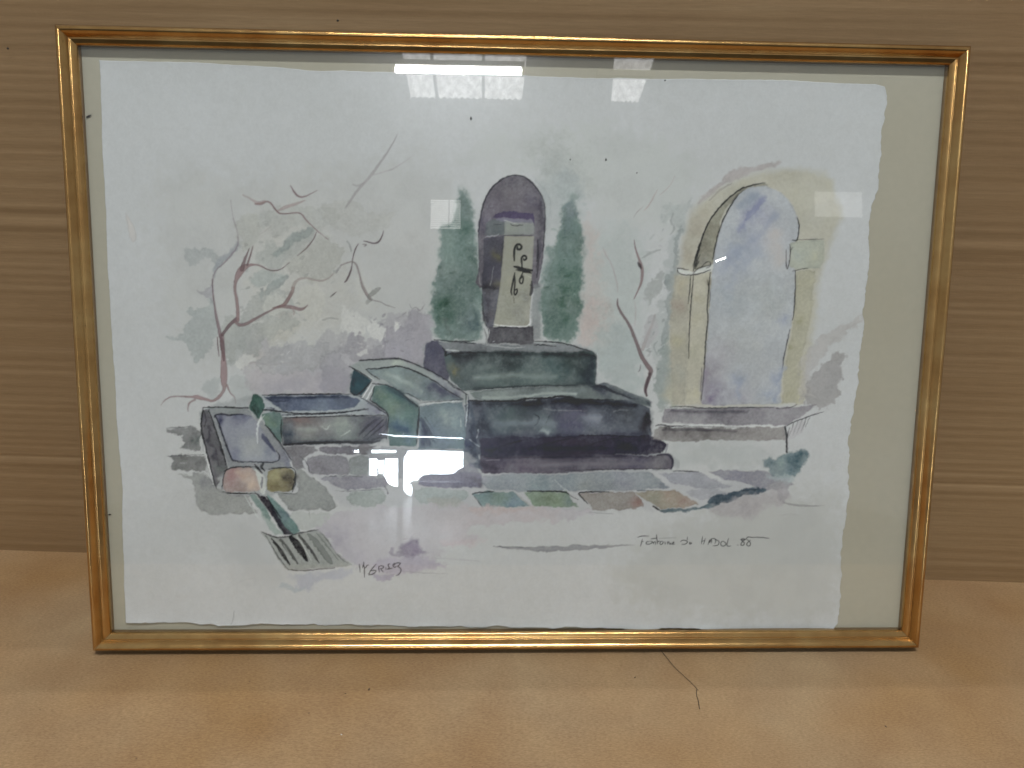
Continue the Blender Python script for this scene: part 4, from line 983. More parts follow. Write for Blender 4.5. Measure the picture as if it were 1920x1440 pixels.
w #67738a .94 1.5 2 .3 0 : 356.0,697.4 426.2,694.7 511.4,694.1 541.2,699.3 549.7,705.8 536.7,719.0 510.9,725.7 425.4,726.3 395.6,726.5 374.7,711.4 : 383.4,703.7,24,#454c5f,.85 447.3,700.0,40,#4f566a,.7 511.3,699.5,20,#5a6276,.6 468.3,717.3,30,#8090a0,.5
s #23252e .85 .35 1.6 : 354.0,695.3 383.7,694.0 447.5,692.4 511.4,690.8
s #3a3f50 .7 .3 3 : 358.1,698.5 374.9,707.1 404.6,706.8
s #c0c5c6 .7 .4 1.5 : 381.5,697.2 447.4,696.7 511.3,697.3
s #23252e .85 .35 2 : 353.1,725.7 366.9,724.5 382.8,726.6
s #2c2f3a .8 .4 2.5 : 393.3,735.3 446.6,732.7 510.8,729.0 564.5,720.9
s #23252e .8 .4 1.4 : 397.4,740.7 467.9,738.0 532.2,733.2
s #c0c5c6 .6 .4 1.3 : 395.3,738.5 467.9,735.8 553.6,734.2 596.6,735.0
s #23252e .7 .4 1.5 : 564.6,708.9 588.1,723.0 605.2,733.8
w #696d72 .95 1.5 2 .25 0 : 391.0,741.8 467.9,738.0 553.6,736.4 604.1,736.0 602.8,764.6 600.5,782.3 563.8,789.2 466.8,794.1 393.8,798.9 389.2,770.3 : 425.0,743.8,22,#846c68,.8 467.8,743.5,26,#7b6c6c,.6 510.4,758.6,24,#939b95,.75 440.5,770.0,20,#8c908a,.6 478.3,753.3,14,#9aa09b,.6 580.2,758.2,20,#5d5969,.85 397.4,781.3,12,#4b5460,.8 408.7,759.2,10,#5d6b74,.6 520.8,780.6,20,#7f8a84,.5
s #b9c1bd .6 .6 3 : 471.8,758.8 480.3,764.3 486.8,756.5
s #b9c1bd .6 .6 3 : 510.1,778.4 518.8,771.8 527.4,767.3
s #2f2e38 .75 .3 1.3 : 544.5,778.2 564.1,758.3 587.9,740.5
s #2f2e38 .75 .3 1.3 : 545.6,773.8 564.1,755.0 581.5,741.7
s #2f2e38 .65 .3 1.3 : 563.9,773.7 581.3,755.9 594.3,744.9
s #2f2e38 .65 .3 1.3 : 574.7,775.8 587.7,762.5 598.6,749.2
s #2f2e38 .6 .3 1.3 : 583.2,784.6 594.1,771.3 600.7,762.4
s #2f2e38 .8 .3 1.4 : 600.8,742.6 600.5,782.3
s #3a3b44 .85 .4 5 : 393.8,796.7,3 445.4,793.1,6 509.9,790.6,6 563.7,791.4,5 587.5,786.8,3
s #4a4b55 .6 .4 4 : 509.8,798.3 552.8,802.5 579.9,797.9
w #64807a .93 1.5 3 .25 0 : 352.9,733.4 374.3,727.8 391.2,730.9 392.9,748.4 387.5,794.6 375.0,781.4 364.9,759.5 354.6,746.4 : 366.3,748.6,10,#728a72,.6 383.8,770.4,8,#5c7476,.5
w #3d5d55 .95 1.2 2 .2 1 : 336.0,693.3 345.5,694.3 355.7,707.2 356.4,720.3 350.7,733.4 344.1,742.1 333.9,729.1 327.8,720.5 330.3,707.4 : 340.8,710.6,8,#4f7266,.6
s #1f2a2a .8 .3 1.5 : 332.1,718.3 338.1,729.1 344.2,740.0
s #2b2b34 .8 .3 2.5 : 357.5,756.3 366.9,766.1 377.1,781.4 385.3,794.6
s #2b2b34 .7 .3 1.4 : 372.6,790.2 380.9,799.0 386.2,801.2
s #3c4152 .7 .3 3 : 361.7,720.2 376.6,722.3 370.1,726.7
# ---------- small left basin
w #8b8f92 .92 1.5 2 .2 0 : 238.8,722.2 287.5,720.7 325.6,722.7 335.8,735.7 352.4,748.6 360.6,759.5 385.4,792.4 401.8,823.2 410.9,845.4 358.2,847.9 283.2,846.0 273.6,815.0 254.5,754.8 : 401.6,831.0,14,#71748a,.8 389.2,808.9,12,#7a7c8a,.7 287.3,727.3,20,#858f8a,.5 273.6,815.0,12,#7f868a,.5
w #8d919d .96 1.3 1.5 .45 1 : 259.4,737.3 272.1,735.0 286.9,737.1 297.6,733.7 314.6,734.7 329.4,736.8 339.7,746.5 351.9,766.2 366.1,794.7 380.5,816.7 384.5,826.6 373.6,831.1 326.4,832.5 294.4,831.5 286.1,822.7 278.5,795.2 267.1,757.9 : 332.6,805.9,22,#a3a8a6,.8 296.8,759.9,20,#9194a2,.5 267.6,743.7,9,#4a4c66,.8 308.1,738.0,14,#6b7086,.7 359.1,814.6,14,#7f889a,.6 294.7,820.4,10,#737a92,.6
s #2a2b3c .85 .3 2.2 : 258.2,740.5 259.4,736.2 270.1,733.9 287.0,736.0 297.6,734.8 314.6,734.7
s #2a2b3c .85 .3 2.4 : 259.3,738.4 267.1,757.9 274.7,784.2 284.2,815.0 290.2,828.2 300.8,831.5
s #2a2b3c .8 .3 1.6 : 300.8,832.6 337.2,832.4 363.9,833.4 380.1,830.0 384.6,821.1 378.5,809.0
w #565a70 .85 1.5 1.5 .2 1 : 349.6,773.9 357.9,779.3 368.2,794.7 376.4,810.1 372.1,810.1 359.6,796.9 351.4,786.0
s #c4c8c6 .8 .4 3 : 350.6,739.9 343.7,754.2 341.0,776.1 341.5,792.6
s #c4c8c6 .7 .4 1.5 : 331.6,732.4 339.7,746.5
s #c4c8c6 .7 .4 1.5 : 357.1,735.5 348.2,748.7 344.7,759.6
w #6d6b70 .95 1.5 2 .25 0 : 235.5,724.4 247.1,725.4 254.4,755.8 269.8,801.8 279.0,843.8 265.2,870.5 256.1,886.2 248.3,865.0 241.1,828.5 234.0,791.0 229.9,760.4 : 240.0,743.9,8,#5b5666,.7 253.1,793.1,10,#636466,.6 261.9,842.7,10,#748078,.6 266.5,864.9,8,#a5a7a6,.8
s #232329 .85 .35 1.8 : 235.5,725.5 231.4,749.4 228.8,760.4
s #232329 .8 .35 1.6 : 247.0,727.6 258.3,765.7 269.6,806.2 277.0,839.4
s #232329 .7 .35 2.6 : 265.5,801.8 271.4,817.3
s #232329 .7 .35 1.4 : 236.5,725.5 240.1,742.8 237.3,760.3
s #232329 .8 .35 1.6 : 235.6,721.1 255.8,719.9 287.5,720.7 325.6,720.5
s #3a5048 .8 .4 4 : 245.1,721.1 257.8,721.0
s #c9ccca .85 .4 3.5 : 230.3,776.8 237.5,809.7 244.6,848.4 253.9,887.3
s #232329 .7 .35 1.3 : 228.8,760.4 232.2,782.3 239.5,815.2
s #232329 .8 .35 1.5 : 248.5,859.5 256.0,888.4 270.7,897.3 292.1,898.3 324.4,899.4
s #c2c6c4 .6 .4 2 : 266.2,782.1 271.8,804.0
w #a3928d .93 1.3 2 .3 1 : 272.3,852.7 283.2,846.0 306.8,843.7 326.1,844.7 338.6,856.9 346.6,875.8 344.0,890.3 320.2,894.9 292.3,895.0 269.8,890.6 : 288.1,859.3,13,#a37a78,.8 279.9,879.4,10,#a0827f,.6 312.7,859.2,12,#b59a84,.7 324.9,881.4,14,#bda994,.75 301.1,887.1,10,#8d7a76,.6
s #232329 .85 .4 1.6 : 272.0,859.4 278.8,848.2 294.0,843.7 326.1,842.5
s #232329 .8 .4 1.5 : 272.1,857.1 269.3,876.1 266.7,889.5
w #afb2ae .9 2 2 0 1 : 334.5,848.0 343.0,852.4 351.4,859.0 355.2,875.7 354.6,898.1 343.9,894.8 340.2,875.8
s #2c2a2f .85 .4 4 : 334.8,838.0 342.1,847.9 348.3,854.6
s #2c2a2f .85 .4 4 : 352.1,834.6 347.6,843.5 353.8,850.1
s #767880 .7 .4 5 : 349.1,864.6 347.7,875.8 346.3,887.0
w #918b68 .94 1.3 2 .3 1 : 362.3,852.3 375.4,846.7 401.2,845.5 411.8,852.1 414.7,865.5 411.0,885.6 404.4,893.5 363.3,893.6 358.5,875.7 : 373.9,861.2,12,#a09a6c,.7 400.8,861.1,13,#5c574c,.85 406.8,883.4,10,#5a5148,.8 378.7,885.7,12,#766c50,.7 385.4,875.6,8,#999370,.6
s #2c2a2c .85 .4 2.2 : 408.8,890.1 413.4,875.5 416.1,853.2
s #2c2a2c .8 .4 1.4 : 371.9,895.8 389.1,898.0 419.4,899.0
s #2c2a2c .8 .4 1.4 : 366.8,844.5 390.5,844.4 406.6,844.3
s #b9bcba .7 .4 2 : 413.3,881.1 417.9,869.9 422.0,878.8
w #7f8080 .9 2 4 .25 0 : 161.0,763.0 190.6,761.7 209.7,760.5 228.5,769.1 229.0,810.9 205.7,808.8 186.6,806.7 195.7,793.4 192.2,775.9 177.4,773.8 160.6,771.7 : 219.2,787.8,10,#5f6564,.8
s #4b4c50 .8 .4 1.4 : 161.0,763.0 186.4,761.7 209.8,759.4
w #7c7d7c .9 2 4 .25 0 : 160.4,822.2 194.6,818.7 232.9,818.6 238.7,835.1 235.8,855.1 197.4,853.0 163.6,846.5 170.6,833.2 : 230.1,837.4,9,#5c5c5e,.7 187.9,826.5,14,#737472,.5
s #4b4c50 .8 .4 1.3 : 160.4,822.2 198.9,818.7 233.0,817.4
s #b5b8b6 .7 .4 2 : 185.4,835.4 198.2,835.3
w #949694 .9 2.2 4 .4 1 : 180.1,859.7 207.8,861.8 214.3,857.4 235.6,859.5 245.8,872.8 258.0,890.6 292.1,900.6 313.6,899.4 323.8,917.3 336.1,939.8 312.3,939.9 279.9,942.2 247.5,944.5 224.1,935.6 216.1,919.9 210.8,893.0 209.4,875.2 196.9,866.3 : 241.4,876.2,12,#7e8084,.7 280.6,920.8,24,#979a97,.4
w #7a787c .9 2 3 .25 0 : 393.7,801.1 419.5,798.8 453.9,798.6 462.2,809.6 440.5,818.6 429.5,829.8 435.7,843.1 418.3,849.8 406.1,823.2 : 412.8,812.1,10,#6b676c,.5
w #8e9290 .9 2 4 .45 1 : 416.2,847.6 435.5,852.0 456.7,869.8 475.9,885.4 488.6,903.3 498.0,925.8 483.7,934.9 464.3,928.2 431.6,932.8 404.4,935.1 388.7,914.9 378.3,899.2 417.2,896.8 419.9,875.5 : 422.3,864.3,12,#828380,.5
w #a3a9a5 .6 2 4 .2 1 : 404.3,939.6 453.2,937.3 483.6,939.5 474.5,959.9 452.5,973.6 426.3,975.9 407.2,957.7
s #70736f .6 .4 1.2 : 440.3,933.9 444.3,948.6
# ---------- channel and drain
w #738d87 .85 1.5 2 .2 0 : 320.0,901.6 332.9,901.6 351.6,926.2 363.9,951.0 361.6,957.8 353.1,951.1 338.6,928.5
w #93a59f .75 2.5 3 .2 0 : 340.8,928.5 355.3,948.8 372.2,965.8 386.9,985.1 370.6,987.4 357.0,966.9
w #6d8a87 .92 2 2 .2 0 : 358.9,899.2 373.6,912.7 392.6,932.9 409.4,955.5 423.0,979.3 408.7,985.0 387.0,982.8 372.5,954.4 362.5,926.2 : 393.4,943.1,10,#5b6578,.6
w #3f3a42 .92 1.8 2 .2 0 : 331.0,894.8 343.7,903.8 354.4,903.7 369.0,923.9 381.3,948.7 396.0,971.4 406.5,985.0 389.1,985.0 372.5,955.6 353.7,928.5 : 398.1,971.4,10,#77787e,.75 385.5,954.4,8,#5c5a62,.5
s #28242a .8 .3 2 : 356.6,903.7 368.9,926.2 385.6,951.0
s #b9c2bf .7 .4 2 : 311.4,901.6 323.6,924.1 338.0,948.8
s #b5bab8 .8 .4 2.5 : 354.9,886.9 350.3,899.3 345.0,894.8
w #989c98 .92 1.5 2 .25 0 : 343.6,980.6 365.1,989.6 382.3,994.2 408.7,986.2 461.2,975.8 476.1,994.1 495.3,1021.5 527.8,1051.4 505.8,1056.1 461.8,1058.4 401.4,1063.0 389.4,1058.3 369.5,1026.2 356.1,998.8 : 462.6,1017.0,24,#8d928e,.5 385.4,1045.7,16,#a5a9a6,.4
s #3f3e40 .85 .3 6 : 363.8,994.2,3 375.4,1010.2,7 387.9,1030.8,8 399.5,1049.1,3
s #5a5b5a .85 .3 6 : 382.3,996.4,5 394.9,1014.7,8 407.5,1034.2,6 416.0,1046.8,3
s #3c3a3d .9 .3 12 : 404.2,991.9,9 414.7,1005.5,15 426.3,1023.9,12 435.8,1042.2,4
s #4b4b4c .85 .3 6 : 420.6,987.3,4 432.2,1003.2,6 447.1,1023.8,6 459.8,1046.8,2
s #7b817d .75 .4 12 : 441.3,986.1,8 458.4,1007.8,14 477.6,1035.3,12 486.1,1046.8,5
s #6d736f .6 .4 3 : 456.7,982.7 475.9,1007.8 499.4,1039.9
s #6d736f .6 .4 2 : 447.6,998.7 466.7,1028.4 477.4,1044.5
s #c0c4c0 .6 .4 2 : 415.1,988.4 429.9,1012.4 444.5,1042.2
s #c0c4c0 .6 .4 2 : 388.5,1007.9 403.2,1033.0
s #3a3a3c .8 .4 2 : 343.6,979.4 362.9,987.4 382.4,991.9 403.2,987.3 419.6,982.7 441.5,978.1 461.2,974.7
s #4b4b4c .8 .4 2 : 352.1,987.4 366.6,1014.7 381.2,1039.9 395.9,1060.7
s #3a3a3c .8 .4 1.6 : 395.9,1060.7 428.8,1063.0 461.7,1059.5 492.5,1057.2
s #4b4b4c .7 .4 1.5 : 463.3,978.1 480.4,1000.9 499.6,1030.7 519.1,1046.8
# ---------- cobbles
w #87858c .88 1.6 3 .3 1 : 440.4,825.3 466.3,819.6 509.5,818.3 524.4,831.5 526.2,856.1 487.2,858.5 450.5,856.4 442.2,843.0 : 466.1,834.0,14,#7f7b82,.5 509.1,841.6,12,#8e8b92,.4
w #726e77 .88 1.6 3 .3 1 : 466.7,800.8 509.7,799.4 535.6,800.4 539.7,813.7 509.5,814.9 472.9,812.9
w #7a7679 .85 1.6 3 .3 1 : 539.9,800.4 563.7,793.6 574.4,807.9 563.5,815.8 544.0,813.6
w #868c8b .85 2 3 .3 1 : 528.8,820.4 563.4,819.1 567.3,858.1 532.6,858.3 525.4,838.2
w #8b8994 .88 1.8 4 .3 1 : 469.8,865.2 508.8,861.7 573.8,862.6 597.7,867.0 601.9,884.9 573.5,889.5 519.2,889.7 486.9,876.4 : 519.5,869.5,20,#827e88,.5
w #949d99 .85 2 4 .25 1 : 516.9,901.0 551.7,894.1 590.9,891.7 599.5,903.0 590.7,921.1 551.3,925.7 529.6,921.2
w #79778a .85 2 3 .25 1 : 667.3,864.4 682.6,857.6 737.2,855.2 787.4,850.5 796.3,859.4 792.1,882.0 737.3,884.4 671.6,882.4 : 770.0,862.9,16,#6a6678,.5
w #83838f .8 2 3 .25 1 : 737.1,850.7 756.8,839.4 769.8,832.6 787.4,846.0 794.1,857.2 770.0,857.3
w #98a3a1 .8 2 4 .2 1 : 656.3,891.5 715.4,886.8 761.4,891.1 765.9,907.0 737.4,916.1 671.6,918.6
w #a3a29b .6 4 4 .1 1 : 682.5,908.3 737.3,904.8 759.3,919.5 704.4,925.3
w #8a9298 .9 2 3 .25 0 : 800.6,859.4 857.7,855.8 945.7,856.5 1022.8,850.6 1139.2,848.9 1158.5,860.2 1172.4,872.6 1187.3,882.8 1123.9,887.6 1046.1,890.1 968.5,890.4 891.2,891.8 808.6,891.0 792.0,874.1 : 846.9,873.9,26,#8a949e,.6 913.0,873.6,24,#7a8d92,.7 973.5,867.7,20,#7a888f,.6 1012.5,878.9,18,#8f9491,.6 1056.9,878.7,12,#7d8686,.6 1089.8,867.3,24,#8b8c99,.6 1173.6,876.0,14,#6f7682,.7 802.9,868.4,10,#a09ca8,.5
s #a9b0b3 .6 .4 3 : 945.9,867.8 959.5,881.4 972.9,890.4
w #778d8e .9 1.6 3 .25 0 : 776.8,897.9 803.1,893.2 862.6,894.2 880.4,908.9 895.0,923.6 847.5,924.9 801.2,925.0 : 830.7,902.2,18,#748878,.7 863.9,913.5,12,#7188a0,.5
w #829380 .9 1.6 3 .25 0 : 882.4,893.0 924.3,891.7 970.8,892.7 984.4,908.6 998.1,923.3 947.1,925.8 902.8,924.7 : 935.6,901.9,18,#7a8a70,.7 982.3,910.8,12,#748a8c,.6
w #948e88 .9 1.6 3 .3 0 : 995.3,897.1 1046.2,892.4 1108.4,891.1 1124.6,908.1 1133.0,924.1 1114.2,929.9 1027.2,931.3 1013.5,915.3 : 1120.5,917.3,12,#94776f,.8 1046.6,907.2,18,#938f88,.5
w #9c9484 .9 1.6 3 .3 0 : 1113.0,894.5 1141.8,889.8 1197.6,889.6 1220.5,901.0 1248.1,916.9 1214.8,925.0 1165.6,927.5 1140.4,912.6 : 1219.7,910.1,16,#a18a7f,.8 1152.5,906.9,14,#8f9180,.6 1182.4,901.1,12,#a08a7c,.5
w #9496a0 .85 2 3 .25 0 : 1162.6,851.1 1200.4,848.7 1247.3,850.7 1279.2,864.3 1315.9,880.1 1275.8,887.1 1235.3,882.6 1192.5,873.7
w #9a9ca4 .75 2 4 .2 0 : 1217.8,891.8 1257.8,884.8 1312.0,891.5 1292.3,903.0 1247.6,907.7
w #8a8994 .88 2 3 .3 0 : 1267.3,848.4 1300.7,844.8 1379.3,847.9 1415.7,856.9 1440.9,863.6 1403.3,875.2 1376.9,886.7 1335.6,870.9 1292.6,861.9 : 1323.7,857.2,20,#85859a,.4
w #8d8b93 .75 2 4 .25 0 : 1379.2,886.7 1414.4,872.9 1427.5,865.9 1448.4,875.0 1415.4,888.9
s #1f2228 .85 .35 2 : 776.8,897.9 792.2,894.4 819.6,893.2
s #1f2228 .7 .35 1.4 : 781.2,904.6 792.3,919.4 799.0,927.3
s #1f2228 .9 .3 2 : 889.0,891.8 924.3,891.7 966.4,892.7 975.3,898.3
s #1f2228 .8 .3 1.5 : 977.6,899.5 995.6,909.7
s #1f2228 .9 .3 1.8 : 1059.5,892.4 1024.0,892.5 997.4,894.9 1004.4,906.2 1015.8,917.6
s #1f2228 .7 .35 1.5 : 1117.3,889.9 1152.9,888.6
s #2b2529 .85 .3 3 : 1151.9,921.8,2 1158.8,926.3,4 1165.7,930.9,2
s #1f2228 .8 .35 1.6 : 1191.4,847.6 1211.5,847.5 1245.0,848.5
s #a9a9a6 .6 .4 4 : 867.0,897.6 884.9,913.4 902.8,927.0
s #4d4e54 .7 .4 1.3 : 425.5,818.7 440.2,836.4 444.1,853.1
s #4d4e54 .7 .4 1.5 : 469.7,867.5 478.5,863.0 519.6,860.6 552.1,862.7
s #5b5c60 .6 .4 1.4 : 495.3,892.0 530.0,893.0 573.5,889.5 597.5,889.4
s #1f2228 .7 .4 1.5 : 597.5,882.7 603.9,898.4
w #61747c .85 2 3 .25 1 : 1170.1,928.6 1226.0,926.2 1259.5,921.5 1277.0,912.2 1290.9,919.1 1271.0,926.0 1226.3,933.0 1181.5,935.5
w #55636d .9 2 3 .3 1 : 1266.0,916.9 1272.1,903.1 1292.0,896.2 1329.8,889.2 1352.1,884.5 1383.4,882.1 1388.3,889.0 1370.7,895.9 1337.2,900.6 1324.2,909.8 1286.3,916.8
s #3b434c .7 .4 2 : 1338.8,889.1 1358.9,886.8 1374.6,885.6
# ---------- foreground lilac wash
w #aaa5ad .62 5 8 .2 1 : 461.1,980.4 470.2,959.9 498.9,939.4 573.1,927.9 682.5,925.3 792.4,922.8 902.8,927.0 1013.9,931.3 1018.6,942.7 969.9,952.0 947.9,963.5 925.5,954.4 892.3,959.1 825.9,966.1 781.6,961.6 770.7,979.9 792.9,986.8 770.9,1005.2 704.5,1012.2 726.6,1023.7 693.4,1032.9 726.7,1051.4 660.2,1065.3 593.8,1072.3 532.2,1053.7 501.9,1021.5 : 489.2,996.3,28,#9289a0,.75 528.0,1039.9,24,#9c96aa,.5 638.4,982.4,50,#a9a8ac,.5 792.5,942.1,60,#ac9fa2,.6 903.1,941.9,50,#ad9fa0,.6 737.5,965.1,50,#ada3a6,.5
w #b09d98 .5 6 6 .1 1 : 770.4,925.1 847.5,924.9 902.9,929.3 858.7,936.3 781.5,938.7
w #84788f .7 6 6 .2 1 : 627.3,1016.8 642.7,1003.0 658.2,998.4 671.4,1014.5 682.4,1023.7 660.3,1035.2 638.2,1032.9 : 647.1,1021.4,12,#7a6c86,.6
w #8d8497 .65 2 4 .3 1 : 603.0,1021.4 609.6,1014.5 616.2,1023.7 631.6,1021.4 638.2,1030.6 620.6,1030.6 607.3,1028.4
s #8d7d88 .6 .4 2 : 634.0,995.0 642.8,993.8
w #a198ac .5 5 6 .1 1 : 571.9,1045.7 627.2,1033.0 682.4,1037.6 715.6,1049.1 660.2,1063.0 593.8,1067.6
w #978da6 .6 3 6 .3 1 : 569.5,1069.9 593.8,1072.3 615.9,1070.0 611.4,1081.6 593.6,1086.2 578.2,1081.6
s #949499 .6 .4 2 : 629.2,1063.0 671.3,1067.7 726.8,1070.0
s #a3a1a5 .5 .4 3 : 693.4,1035.2 737.8,1037.5 793.3,1042.2
w #b5a5a8 .4 8 6 0 1 : 715.5,998.3 792.9,996.0 793.0,1005.2 726.6,1012.1
w #9b9fae .6 6 6 .1 1 : 400.0,1072.2 461.6,1067.6 527.7,1063.0 505.4,1079.2 461.2,1086.1 438.9,1104.7 412.6,1100.0 417.3,1086.1
w #9aa5ab .6 3 6 .2 1 : 375.4,1093.0 395.2,1093.0 417.0,1097.7 434.6,1100.0 416.8,1107.0 383.9,1102.3
w #a09a9d .6 8 8 0 1 : 1277.6,923.7 1314.9,905.2 1348.3,898.3 1393.0,891.2 1426.7,888.8 1439.4,911.8 1394.8,923.4 1362.5,951.2 1328.3,946.6 1294.2,942.1 : 1350.0,929.3,22,#968d95,.6
w #98949a .55 3 5 .2 1 : 1416.6,871.7 1430.6,879.7 1434.1,900.3 1428.3,916.4 1418.5,902.6
s #8e8c8e .6 .3 4 : 1425.9,914.1 1446.6,918.7 1473.9,920.9 1513.6,920.8,1
s #a3a3a2 .5 .3 3 : 1405.1,944.1 1441.1,939.4 1463.9,941.7
w #88888c .8 1.2 2.5 .2 1 : 821.9,1009.8 859.7,1010.9 904.2,1010.8 971.2,1008.5 993.4,1005.0 1000.1,1003.8 1015.9,1007.3 1071.9,1007.2 1119.1,1006.0 1072.1,1011.8 993.7,1017.7 926.7,1021.2 893.2,1017.8 848.6,1014.3
s #5d5d62 .7 .4 1.2 : 821.9,1009.8 848.6,1010.9 893.1,1012.0 926.6,1012.0
s #7d8084 .6 .3 1.4 : 1018.5,935.9 1047.5,938.1 1069.8,939.2
# ---------- arched window
w #aba68f .7 11 4 .15 1 : 1181.2,706.6 1175.4,643.9 1173.9,578.6 1175.6,513.9 1175.6,460.6 1183.1,434.0 1190.1,397.0 1198.6,344.6 1210.1,315.3 1232.6,294.3 1267.6,268.9 1313.5,249.7 1366.1,236.4 1419.4,235.5 1469.2,242.9 1488.0,267.3 1506.1,310.7 1507.8,334.7 1493.0,371.7 1482.9,414.1 1471.9,446.2 1470.3,521.3 1463.6,586.6 1451.6,641.5 1449.0,704.6 : 1444.3,288.8,40,#aeaa92,.6 1345.5,249.1,24,#aea78c,.6 1222.1,344.3,26,#a09479,.75 1198.1,407.4,20,#a1957a,.7 1473.5,403.7,20,#b0ad98,.6 1489.4,319.3,14,#a9a483,.5
w #a39a98 .75 3 4 .2 1 : 1220.2,302.7 1232.2,286.0 1250.7,271.3 1266.9,254.6 1285.3,239.9 1304.2,235.4 1325.4,233.0 1354.7,224.3 1377.9,219.8 1365.7,230.3 1334.2,239.0 1309.2,249.7 1288.5,260.4 1271.6,262.7 1251.2,281.6 1234.7,294.2
s #9b9187 .5 .4 4 : 1241.3,298.3 1261.6,277.3 1284.4,264.5
w #8f8d7d .92 1.5 2 .2 1 : 1215.4,434.6 1218.5,407.2 1227.8,375.5 1239.2,344.0 1257.1,314.6 1279.4,291.5 1306.2,272.4 1339.9,264.6 1357.3,269.5 1325.4,272.1 1300.5,287.0 1280.3,308.0 1268.6,331.0 1261.5,362.5 1256.7,396.1 1253.1,434.2 : 1226.6,396.5,16,#75705f,.8 1244.0,354.4,14,#7e7a69,.6 1238.6,422.7,12,#8a8880,.6
w #a4a8ac .97 1.4 1.2 .25 1 : 1335.9,268.8 1363.8,271.5 1390.4,285.5 1408.9,308.1 1421.2,332.9 1425.2,362.2 1419.5,374.9 1409.4,385.5 1409.5,423.6 1422.0,431.9 1424.5,489.6 1421.3,543.5 1414.8,581.6 1408.9,630.9 1406.7,686.1 1405.6,704.9 1338.0,706.5 1245.1,706.1 1243.3,665.3 1246.8,599.6 1247.5,545.4 1249.4,491.7 1250.6,449.0 1254.5,417.2 1258.4,385.6 1265.3,352.0 1276.6,320.5 1290.3,295.4 1310.7,276.5 : 1321.3,296.0,20,#8d97a5,.7 1330.1,319.7,15,#868aa3,.75 1315.9,334.5,10,#8486a4,.6 1356.5,329.7,16,#9294a8,.5 1305.1,395.4,28,#8f9aab,.7 1330.9,374.0,22,#9399ab,.5 1285.2,427.4,24,#949bad,.5 1374.1,373.4,26,#a8a8ad,.6 1370.0,490.2,40,#a3a9a9,.6 1293.8,491.1,34,#9aa3aa,.6 1309.2,577.2,40,#a4a7a6,.6 1257.6,643.2,26,#948c98,.75 1265.5,692.7,22,#857b92,.8 1318.9,659.1,14,#8f98aa,.7 1326.2,692.2,22,#9793a2,.6 1395.9,653.0,12,#8a95ab,.75 1381.2,686.3,14,#929cad,.65 1409.6,532.8,8,#9099b0,.6 1367.7,642.2,26,#a3a5a8,.4 1277.4,599.3,24,#a09aa2,.5
s #7f86a6 .5 .6 10 : 1315.9,334.5,5 1330.0,317.6,12 1344.1,300.8,5
w #aeaa98 .85 1.5 2 .2 0 : 1209.4,445.3 1252.3,438.4 1250.3,534.6 1247.8,621.4 1242.9,706.1 1212.1,706.4 1211.1,632.6 1210.1,535.0 : 1226.6,491.9,10,#aca588,.6 1225.3,534.8,10,#aaa58a,.5 1222.8,599.8,16,#a6a48c,.5 1231.1,687.4,12,#b3ad8a,.5 1244.6,459.7,8,#948c78,.5
w #a5a190 .85 2 3 .2 0 : 1175.1,447.9 1208.3,445.3 1209.6,524.3 1210.7,599.9 1209.9,706.4 1185.6,706.6 1178.3,632.9 1173.0,557.0 : 1193.0,465.7,14,#aaa080,.7 1191.6,508.4,14,#a39183,.6 1189.1,578.4,12,#a9a37a,.5 1203.6,535.1,8,#9f9a92,.5 1197.3,643.7,14,#9fa398,.6
w #a6a38c .85 1.6 3 .25 0 : 1423.2,434.0 1446.9,429.5 1462.4,433.5 1460.8,510.7 1455.7,567.0 1446.6,597.6 1444.2,663.6 1444.5,704.6 1411.2,704.9 1411.8,641.8 1417.7,592.5 1425.0,532.6 1424.9,478.8 : 1442.1,457.2,12,#a4a07a,.6 1433.7,532.6,12,#9f9b76,.6 1458.7,510.7,7,#a8a488,.6 1426.1,586.9,9,#8b8760,.6 1427.8,685.9,14,#a09c78,.5
w #aeab8c .6 3 3 .1 0 : 1442.3,704.7 1445.0,641.6 1451.0,597.6 1457.7,597.5 1453.8,641.5 1457.9,704.6
w #a3a798 .92 1.4 1.5 .25 0 : 1409.0,379.2 1419.5,374.9 1460.5,372.2 1476.9,374.0 1478.5,414.2 1472.8,427.0 1423.0,429.8 1409.7,425.7 1408.4,404.6 : 1424.6,404.3,14,#a1a8a0,.6 1462.6,403.8,12,#aaa98e,.5
w #b8bab6 .85 1.2 1.5 .1 0 : 1180.8,430.9 1204.7,436.9 1215.6,438.9 1236.7,428.0 1255.8,421.4 1252.2,436.3 1228.7,442.9 1198.7,446.5 1183.4,441.4
s #2a2929 .85 .3 1.5 : 1183.0,431.9 1193.8,432.8 1204.7,434.8
s #2a2929 .85 .3 1.5 : 1183.1,433.0 1185.5,440.3 1196.5,444.4 1213.7,444.2 1232.9,440.8 1249.9,434.2
s #2a2929 .75 .3 1.5 : 1215.7,441.0 1223.9,432.4 1236.7,428.0 1248.4,424.7
s #2a2929 .7 .3 1.3 : 1232.4,428.1 1238.5,420.6 1247.0,418.4 1249.5,425.7 1241.1,431.1
s #26262a .85 .3 1.8 : 1215.5,436.8 1217.8,415.6 1222.3,396.6 1229.8,371.3 1239.3,346.1 1251.2,325.1 1265.3,308.2 1283.6,289.3 1304.2,274.5 1327.2,266.9 1350.5,262.4
s #26262a .75 .3 1.4 : 1220.8,411.3 1226.1,386.0 1233.6,360.8 1245.2,335.6 1257.3,318.7 1269.3,302.0
s #26262a .7 .4 3 : 1219.4,428.3 1221.7,407.1 1228.1,381.8
s #26262a .7 .3 1.5 : 1218.6,433.5 1225.4,417.6 1219.4,426.1 1227.0,404.9
s #26262a .85 .3 1.8 : 1253.2,413.0 1256.5,391.9 1261.6,364.6 1269.0,339.4 1278.6,318.4 1290.4,297.5 1298.4,287.0
